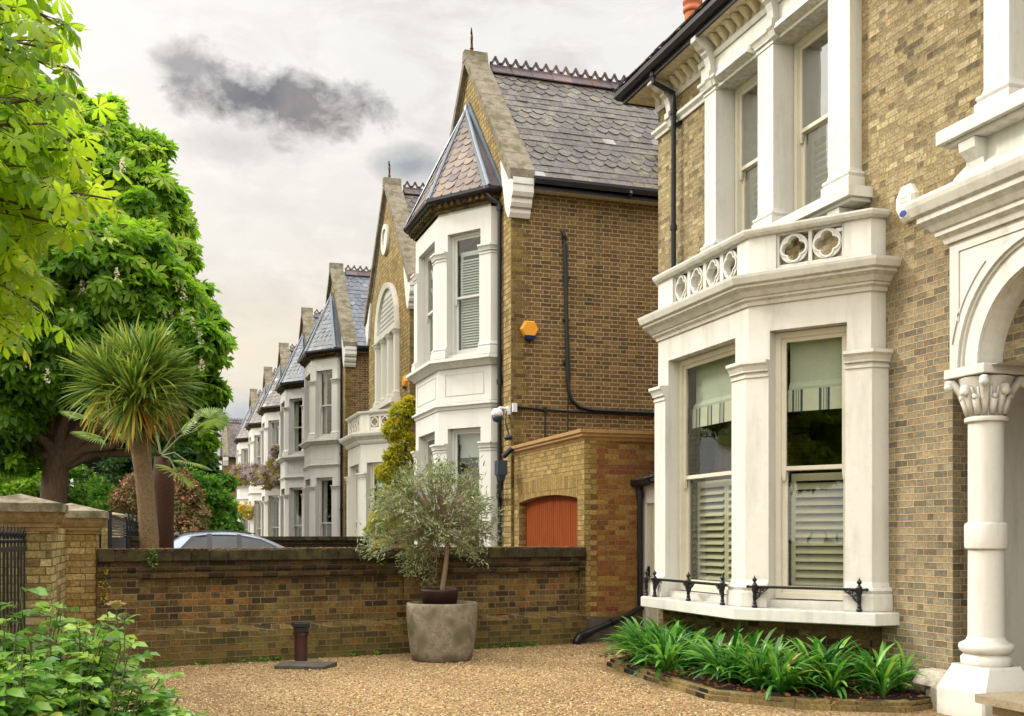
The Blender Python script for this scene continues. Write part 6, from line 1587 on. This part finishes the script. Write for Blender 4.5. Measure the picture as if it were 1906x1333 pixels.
# fan palm behind
fb = at(306, 1010, 20); fb.z = 0
fpm = thing('fan_palm', 'fan palm with a shaggy brown trunk and yellowing fans, just behind the cordyline', 'palm', fb)
trunk_mesh([fb, at(306, 960, 20), at(304, 900, 20), at(300, 850, 20)], [.17, .17, .2, .12], 'bark_fibre', fpm)
hp = at(300, 850, 20)
TS3, TFS3 = strap(4, .07, .7, .4)
st = MB(); Vs, Fs, Rs, off = [], [], [], 0
for (px, py, Y, yel) in ((195, 775, 19.6, 0), (185, 815, 19.3, .1), (250, 820, 19.4, .2), (340, 800, 20.3, 0), (370, 800, 20, .1), (350, 860, 19.6, .1), (330, 880, 19.4, .2), (280, 770, 20.8, 0), (230, 800, 21, 0), (160, 780, 20, 0), (390, 780, 21, 0)):
    c = at(px, py, Y)
    out = np.array((c-hp).normalized()); side = nrm(np.cross(out, [0, 0, 1.])+RNG.normal(size=3)*.2); n = 30; a_ = np.linspace(-R(105), R(105), n)
    d = np.cos(a_)[:, None]*out+np.sin(a_)[:, None]*side; up = np.cross(side, out); up = up if up[2] > 0 else -up
    V, F, r = scatter(TS3, TFS3, np.tile(np.array(c), (n, 1)), basis(d, np.tile(up, (n, 1))), .52*(1-.25*np.abs(a_)/R(105)), np.clip(RNG.random(n)*.35+.2+yel*.8, 0, 1)); fo = fastmesh('fan', V, F, r, 'leaf_palm', fpm); s1_ = MB(); s1_.tube([hp, hp.lerp(c, .5)+Vector((0, 0, .12)), c], [.03, .018, .014], 5); s1_.build('stalk', 'stem_green', fo)

# golden climber between the two near bays
TG_, TFG_ = oval_leaf(.42)
bush('golden_climber', 'yellow-green climber with a hint of lilac between the two nearest white bays', 'climber', [B(752, 770, 24.4, .30), B(735, 800, 24.3, .25), B(755, 830, 24.4, .36), B(735, 850, 24.3, .22), B(722, 880, 24.3, .25), B(755, 885, 24.4, .34), B(740, 930, 24.3, .42), B(720, 965, 24.2, .34), B(755, 980, 24.3, .40), B(735, 1010, 24.2, .4), B(765, 755, 24.4, .2), B(700, 985, 24.2, .2)], 1900, TG_, TFG_, .075, 'leaf_gold', 'bark', rb=-.08)
# wisteria across the far bays
wi = bush('wisteria', 'purple and gold wisteria draped across the first floor of the far white bays', 'wisteria', [B(455, 878, 58, .55), B(470, 888, 57, .6, 1, .7), B(488, 885, 54, .6, 1, .7), B(505, 878, 52, .55), B(518, 862, 50, .45), B(517, 840, 49.5, .28), B(449, 890, 59, .4), B(500, 896, 53, .4), B(525, 893, 49.5, .4), B(440, 885, 60, .35), B(478, 878, 56, .4)], 900, TG_, TFG_, .14, 'leaf_wisteria', None)
bush('flower_basket', 'orange-yellow hanging plant low on the far white bay under the wisteria', 'plant', [B(458, 945, 62, .4), B(461, 958, 62, .3)], 350, TG_, TFG_, .14, 'leaf_gold', None, rb=.1, z0=.8)

# near chestnut whose boughs hang in at top left
random.seed(9)
nb = Vector((-5.4, 7.6, 0))
nc = thing('chestnut_tree', 'near horse chestnut, its bright backlit leafy boughs hanging in at the top left', 'tree', nb)
trunk_mesh([nb, nb+Vector((0, 0, 1.2)), nb+Vector((.1, 0, 3)), nb+Vector((.3, 0, 5.5))], [.5, .38, .34, .26], 'bark', nc)
crown = [(np.array(nb)+np.array(o), (r, r, r*.8), 1) for o, r in (((-.5, .5, 6.5), 2.6), ((1.2, -1.5, 6.0), 2.2), ((1.0, 1.4, 7.0), 2.2), ((-2.2, -1.2, 5.6), 2.3), ((-.2, -.2, 8.8), 2.2), ((1.6, .4, 5.2), 1.5), ((-2.0, 2.0, 6.2), 2.2), ((.5, -2.6, 4.8), 1.8), ((1.2, -.6, 3.9), 1.2), ((-1.5, -3.0, 4.5), 1.8), ((.2, -3.8, 3.5), 1.5))]
limb_mesh('limbs', nb, crown, .4, 'bark', nc, nb+Vector((.1, 0, 3.2)), 11)
blob_leaves('crown', [(c, r, r[0]**2*.6) for c, r, w in crown], 330, TC, TFC, .42, 'leaf_chestnut', nc, .8, .5, .35)
TN, TFN = palmate(6, .40, True, .5)
tips = [(95, 20, 6.6), (130, 75, 6.8), (150, 150, 7.0), (140, 195, 6.6), (60, 120, 6.3), (40, 40, 6.2), (185, 335, 6.9), (225, 392, 6.8), (150, 300, 6.5), (100, 250, 6.2), (190, 455, 6.7), (165, 430, 6.4), (120, 370, 6.1), (60, 330, 6.0), (20, 230, 6.2), (20, 430, 6.1), (70, 500, 6.3), (80, 585, 6.5), (30, 560, 6.3), (20, 640, 6.5), (-30, 520, 6.2), (-30, 300, 6), (-40, 100, 6.2), (75, 180, 7.4), (40, 380, 7.3), (100, 440, 7.3), (-20, 400, 7.4), (20, 130, 7.6), (110, 330, 7.6), (30, 620, 6.9), (10, 300, 7.2), (50, 250, 6.9), (90, 60, 7.3), (60, 410, 6.7), (140, 400, 7.2), (10, 490, 6.8), (-20, 20, 7.5), (30, 80, 7.8), (70, 20, 7.6), (0, 180, 7.9), (60, 300, 8), (120, 300, 8), (170, 270, 7.4), (80, 220, 7.9), (130, 130, 7.7), (30, 340, 8.2), (180, 360, 7.8), (205, 365, 7.2), (120, 420, 8), (60, 460, 8), (160, 400, 7.0), (0, 560, 7.2), (60, 540, 7.0), (60, 610, 7.1), (85, 560, 7.2), (10, 80, 6.0), (-10, 250, 5.8), (120, 200, 6.2), (100, 110, 6.2), (-10, 150, 8.5), (60, 150, 8.5), (100, 360, 8.6), (20, 440, 8.6), (150, 240, 8.3), (-20, 340, 8.6), (-30, 600, 7.5), (40, 660, 7.4), (90, 300, 6.6)]
m = MB(); LP, LD = [], []
hub = [Vector((-2.6, 7.4, 4.6)), Vector((-2.4, 7.6, 3.7)), Vector((-2.4, 7.2, 5.6))]
for hq in hub: m.tube([nb+Vector((.3, 0, 4.2)), (nb+Vector((.3, 0, 4.2))).lerp(hq, .5)+Vector((0, 0, .2)), hq], [.12, .09, .05], 7)
for px, py, Y in tips:
    e = at(px-12, py-20, Y); hq = min(hub, key=lambda v: (v-e).length); a = hq; mid = a.lerp(e, .55)+Vector((random.uniform(-.1, .1), random.uniform(-.1, .1), .12))
    m.tube([a, mid, e], [.028, .014, .006], 6)
    for k in range(27):
        t = 1-.028*k-random.random()*.03; p = mid.lerp(e, (t-.5)*2) if t > .5 else a.lerp(mid, t*2)
        j = Vector((random.uniform(-1, 1), random.uniform(-1, 1), random.uniform(-.7, .6)))*(.04+.22*(k > 0)*random.random()+.009*k); pp = p+j; m.tube([p, p.lerp(pp, .5)+Vector((0, 0, .01)), pp], [.004, .003, .003], 4, caps=False)
        LP.append(pp); dd = (j*2.5+(e-mid)*.6+Vector((random.uniform(-.35, .35), random.uniform(-.35, .35), -.42))).normalized(); LD.append(dd)
m.build('boughs', 'bark', nc, smooth=True)
LP = np.array(LP); LD = nrm(np.array(LD)); n_ = len(LP)
V, F, r = scatter(TN, TFN, LP, basis(LD, nrm(RNG.normal(size=(n_, 3))*.4+[0, -.15, 1.])), .112+.06*RNG.random(n_), RNG.random(n_))
r = np.clip(r*.8+RNG.random(len(r))*.2, 0, 1)
fastmesh('near_leaves', V, F, r, 'leaf_near', nc, smooth=False)

# rose bush
random.seed(21)
rb_ = thing('rose_bush', 'leafy green rose bush with reddish stems and one faded bloom in the lower left corner', 'rose bush', (-.55, 5.0, 0))
blobs = [((-.5, 5.7, 1.0), (.34, .4, .27)), ((-.72, 4.7, 1.0), (.3, .4, .22)), ((-.42, 5.75, .92), (.36, .45, .30)), ((-.26, 5.4, .72), (.40, .45, .34)), ((-.1, 5.2, .5), (.34, .4, .3)), ((-.5, 4.9, .78), (.4, .5, .3)), ((-.75, 5.2, .85), (.35, .5, .28)), ((-.62, 4.55, .80), (.30, .4, .26)), ((-.75, 3.9, .78), (.28, .4, .24)), ((-.1, 5.5, .62), (.25, .3, .3)), ((-.5, 5.1, .45), (.5, .7, .35)), ((-.95, 4.6, .9), (.25, .4, .25)), ((-.35, 4.75, .5), (.25, .4, .3)), ((-.78, 3.3, .85), (.18, .25, .2))]
m = MB(); SP, SD = [], []
for k in range(640):
    c, r_ = blobs[k % len(blobs)]; p, D = ball(1, c, r_, .75); e = Vector(p[0]); 
    if e.z < .35: e.z = .35+random.random()*.3
    if k % 9 == 0: e.z += .12
    base = Vector((c[0]*.6-.25+random.uniform(-.15, .15), c[1]*.8+1+random.uniform(-.2, .2), 0)); mid = base.lerp(e, .55)+Vector((random.uniform(-.06, .06), random.uniform(-.06, .06), .08))
    m.tube([base, mid, e], [.008, .005, .003], 5, caps=False)
    for t in np.linspace(.35, 1, 9):
        q_ = base.lerp(mid, t*2) if t < .5 else mid.lerp(e, (t-.5)*2)
        an = random.random()*6.28; dr = Vector((math.cos(an), math.sin(an), random.uniform(-.1, .5))).normalized(); Lp = .09
        m.tube([q_, q_+dr*Lp], [.0018, .0012], 4, caps=False)
        for (u, sgn) in ((.4, -1), (.4, 1), (.75, -1), (.75, 1), (1, 0)):
            sd = dr.cross(Vector((0, 0, 1))).normalized(); SP.append(q_+dr*Lp*u); SD.append((dr*(1 if sgn == 0 else .45)+sd*sgn*.9+Vector((0, 0, random.uniform(-.25, .1)))).normalized())
m.build('stems', 'stem_green', rb_)
SP = np.array(SP); SD = np.array(SD); n_ = len(SP); print('rose', n_)
V, F, r = scatter(*oval_leaf(.62, .07, .2), SP, basis(SD, nrm(RNG.normal(size=(n_, 3))*.28+[0, 0, 1.])), .058+.03*RNG.random(n_), np.clip(np.repeat(RNG.random(n_//5), 5)[:n_]*.7+RNG.random(n_)*.3, 0, 1)); fastmesh('leaves', V, F, r, 'leaf_rose', rb_)
p = at(216, 1128, 5.05); P, D = ball(26, p, .018, .8)
V, F, r = scatter(*oval_leaf(.9, -.2, -.2), P*0+np.array(p)-[0, 0, .02], basis(nrm(D*[1, 1, .3]+[0, 0, .9]), nrm(D)), .05+.01*RNG.random(26), RNG.random(26)); fastmesh('bloom', V, F, r, 'petal', rb_)
m = MB(); m.tube([p-Vector((0, 0, .02)), p-Vector((-.02, 0, .2)), p-Vector((.05, 0, .45))], .004, 5); m.build('bloom_stem', 'stem_green', rb_)
for px, py in ((65, 1330), (210, 1285), (150, 1255), (8, 1165), (58, 1195), (232, 1150), (95, 1170)):
    b = at(px, py, 4.6); m = MB(); m.lathe([(.002, b.z-.012), (.009, b.z), (.007, b.z+.012), (.001, b.z+.028)], b.x, b.y, 8); m.tube([b, b-Vector((0, .02, .2))], .003, 4); m.build('bud', 'stem_green', rb_)

# ================================================================== SKY, SUN, CAMERA
SUN_AZ, SUN_EL = R(-52), R(34)     # azimuth from +Y towards +X
w = bpy.data.worlds.new('World'); scene.world = w; w.use_nodes = True
nt = w.node_tree; nt.nodes.clear()
class WN(NT):
    def __init__(s): s.t = nt
W_ = WN()
dirv = W_.n('TexCoord').outputs['Generated']
x, y, z = W_.sep(dirv)
az = W_.M('MULTIPLY', W_.M('ARCTAN2', x, y), 57.29578); el = W_.M('MULTIPLY', W_.M('ARCSINE', z), 57.29578)
vec = W_.comb(W_.M('MULTIPLY', az, .09), W_.M('MULTIPLY', el, .2), 0.)
n1 = W_.noise(vec, 1.7, 9, .6, .6); n2 = W_.noise(vec, 3.2, 8, .62, .3); n3 = W_.noise(W_.comb(W_.M('MULTIPLY', az, .25), W_.M('MULTIPLY', el, .35), 3.), 1.3, 9, .62, .15)
n4 = W_.noise(W_.comb(W_.M('MULTIPLY', az, .42), W_.M('MULTIPLY', el, .6), 7.), 1.1, 9, .62, .2)
base = W_.ramp(W_.M('DIVIDE', el, 40., clamp=True), [(0, '#cdd2d6'), (.12, '#dadddc'), (.19, '#f2e9d3'), (.27, '#f3ebdb'), (.42, '#eee9e2'), (.62, '#f3f1ee'), (.8, '#f1edea'), (1, '#eeecea')])
base = W_.mix(W_.mapr(n1, .46, .74, 0, .7), base, '#d0c9c5')
base = W_.mix(W_.mapr(n2, .5, .68, 0, .7), base, '#fdf8f0')
def cloud(a0, e0, ra, re, soft, nn, amp):
    dx = W_.M('DIVIDE', W_.M('SUBTRACT', az, a0), ra); dy = W_.M('DIVIDE', W_.M('SUBTRACT', el, e0), re)
    rr = W_.M('SQRT', W_.M('ADD', W_.M('MULTIPLY', dx, dx), W_.M('MULTIPLY', dy, dy)))
    v = W_.M('ADD', W_.M('SUBTRACT', 1., rr), W_.M('MULTIPLY', W_.M('SUBTRACT', nn, .5), amp))
    return W_.mapr(v, 0., soft)
# bright veil round the hidden sun
base = W_.mix(W_.M('MULTIPLY', cloud(4., 10., 9., 4., 1.2, n1, 1.2), .6), base, '#f6e8cc')
gx = cloud(-9., 22., 22., 18., 1.0, n1, .5)
base = W_.mix(W_.M('MULTIPLY', gx, .85), base, (1.08, 1.04, .97))
base = W_.mix(W_.M('MULTIPLY', cloud(3.5, 5.5, 7., 2.4, .7, n3, 1.6), .75), base, '#b6bec8')
base = W_.mix(W_.M('MULTIPLY', cloud(2., 12., 9., 2.2, .8, n3, 2.), .25), base, '#c2b7b3')
base = W_.mix(W_.M('MULTIPLY', cloud(4.5, 19.6, 4.2, 1.6, 1.0, n3, 2.4), .4), base, '#b5aca8')
base = W_.mix(W_.M('MULTIPLY', cloud(6.3, 21.5, 5.9, 1.85, .62, n4, 1.9), .95), base, W_.mix(W_.mapr(n3, .3, .68), '#6a6e79', '#98928f'))
base = W_.mix(W_.M('MULTIPLY', cloud(1.5, 22.8, 1.9, 1.4, .7, n4, 1.8), .8), base, '#99979a')
base = W_.mix(W_.M('MULTIPLY', cloud(12.9, 19.0, 2.6, 1.1, .8, n3, 1.2), .85), base, '#98a1a8')
gain = W_.M('ADD', 1.09, W_.M('MULTIPLY', W_.mapr(el, 28., 55.), 2.9))  # sky gain raised overhead, left and behind as added fill light
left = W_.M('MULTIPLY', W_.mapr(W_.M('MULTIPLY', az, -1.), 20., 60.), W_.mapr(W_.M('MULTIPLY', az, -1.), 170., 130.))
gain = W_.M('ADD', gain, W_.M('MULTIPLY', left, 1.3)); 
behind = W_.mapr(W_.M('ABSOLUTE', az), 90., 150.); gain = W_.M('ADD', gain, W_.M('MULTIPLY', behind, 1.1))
warm = W_.mix(W_.M('MULTIPLY', left, .5), base, '#fff5e4', 'MULTIPLY')
sky = W_.n('TexSky', sky_type='NISHITA'); sky.sun_disc = False; sky.sun_elevation = SUN_EL; sky.sun_rotation = SUN_AZ; sky.altitude = 50; sky.air_density = 1.2; sky.dust_density = 2
b1 = W_.n('Background'); W_.l(sky.outputs[0], b1.inputs[0]); b1.inputs[1].default_value = .05
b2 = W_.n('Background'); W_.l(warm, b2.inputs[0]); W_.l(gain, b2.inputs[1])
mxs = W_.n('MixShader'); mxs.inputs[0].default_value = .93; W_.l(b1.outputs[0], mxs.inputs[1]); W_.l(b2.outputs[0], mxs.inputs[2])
wo = W_.n('OutputWorld'); W_.l(mxs.outputs[0], wo.inputs[0])

sd = bpy.data.lights.new('Sun', 'SUN'); sd.energy = 2.7; sd.angle = R(10); sd.color = (1., .945, .86)
so = bpy.data.objects.new('Sun', sd); COL.objects.link(so)
dv = Vector((math.sin(SUN_AZ)*math.cos(SUN_EL), math.cos(SUN_AZ)*math.cos(SUN_EL), math.sin(SUN_EL)))
so.rotation_euler = dv.to_track_quat('Z', 'Y').to_euler(); so.location = (-20, 30, 30)

cd = bpy.data.cameras.new('Camera'); cd.sensor_width = 36; cd.lens = 36*2000/1906; cd.shift_y = (1000-666.5)/1906; cd.clip_end = 3000; cd.clip_start = .05
cam_o = bpy.data.objects.new('Camera', cd); COL.objects.link(cam_o); cam_o.location = (0, 0, EYE); cam_o.rotation_euler = (R(90), 0, -TH)
scene.camera = cam_o
scene.render.resolution_x = 1024; scene.render.resolution_y = 716
scene.view_settings.view_transform = 'Standard'; scene.view_settings.look = 'None'; scene.view_settings.exposure = 0
scene.cycles.use_adaptive_sampling = True; scene.cycles.adaptive_threshold = .03; scene.cycles.max_bounces = 6; scene.cycles.transparent_max_bounces = 12; scene.cycles.diffuse_bounces = 3; scene.cycles.caustics_reflective = False; scene.cycles.caustics_refractive = False
scene.render.film_transparent = False
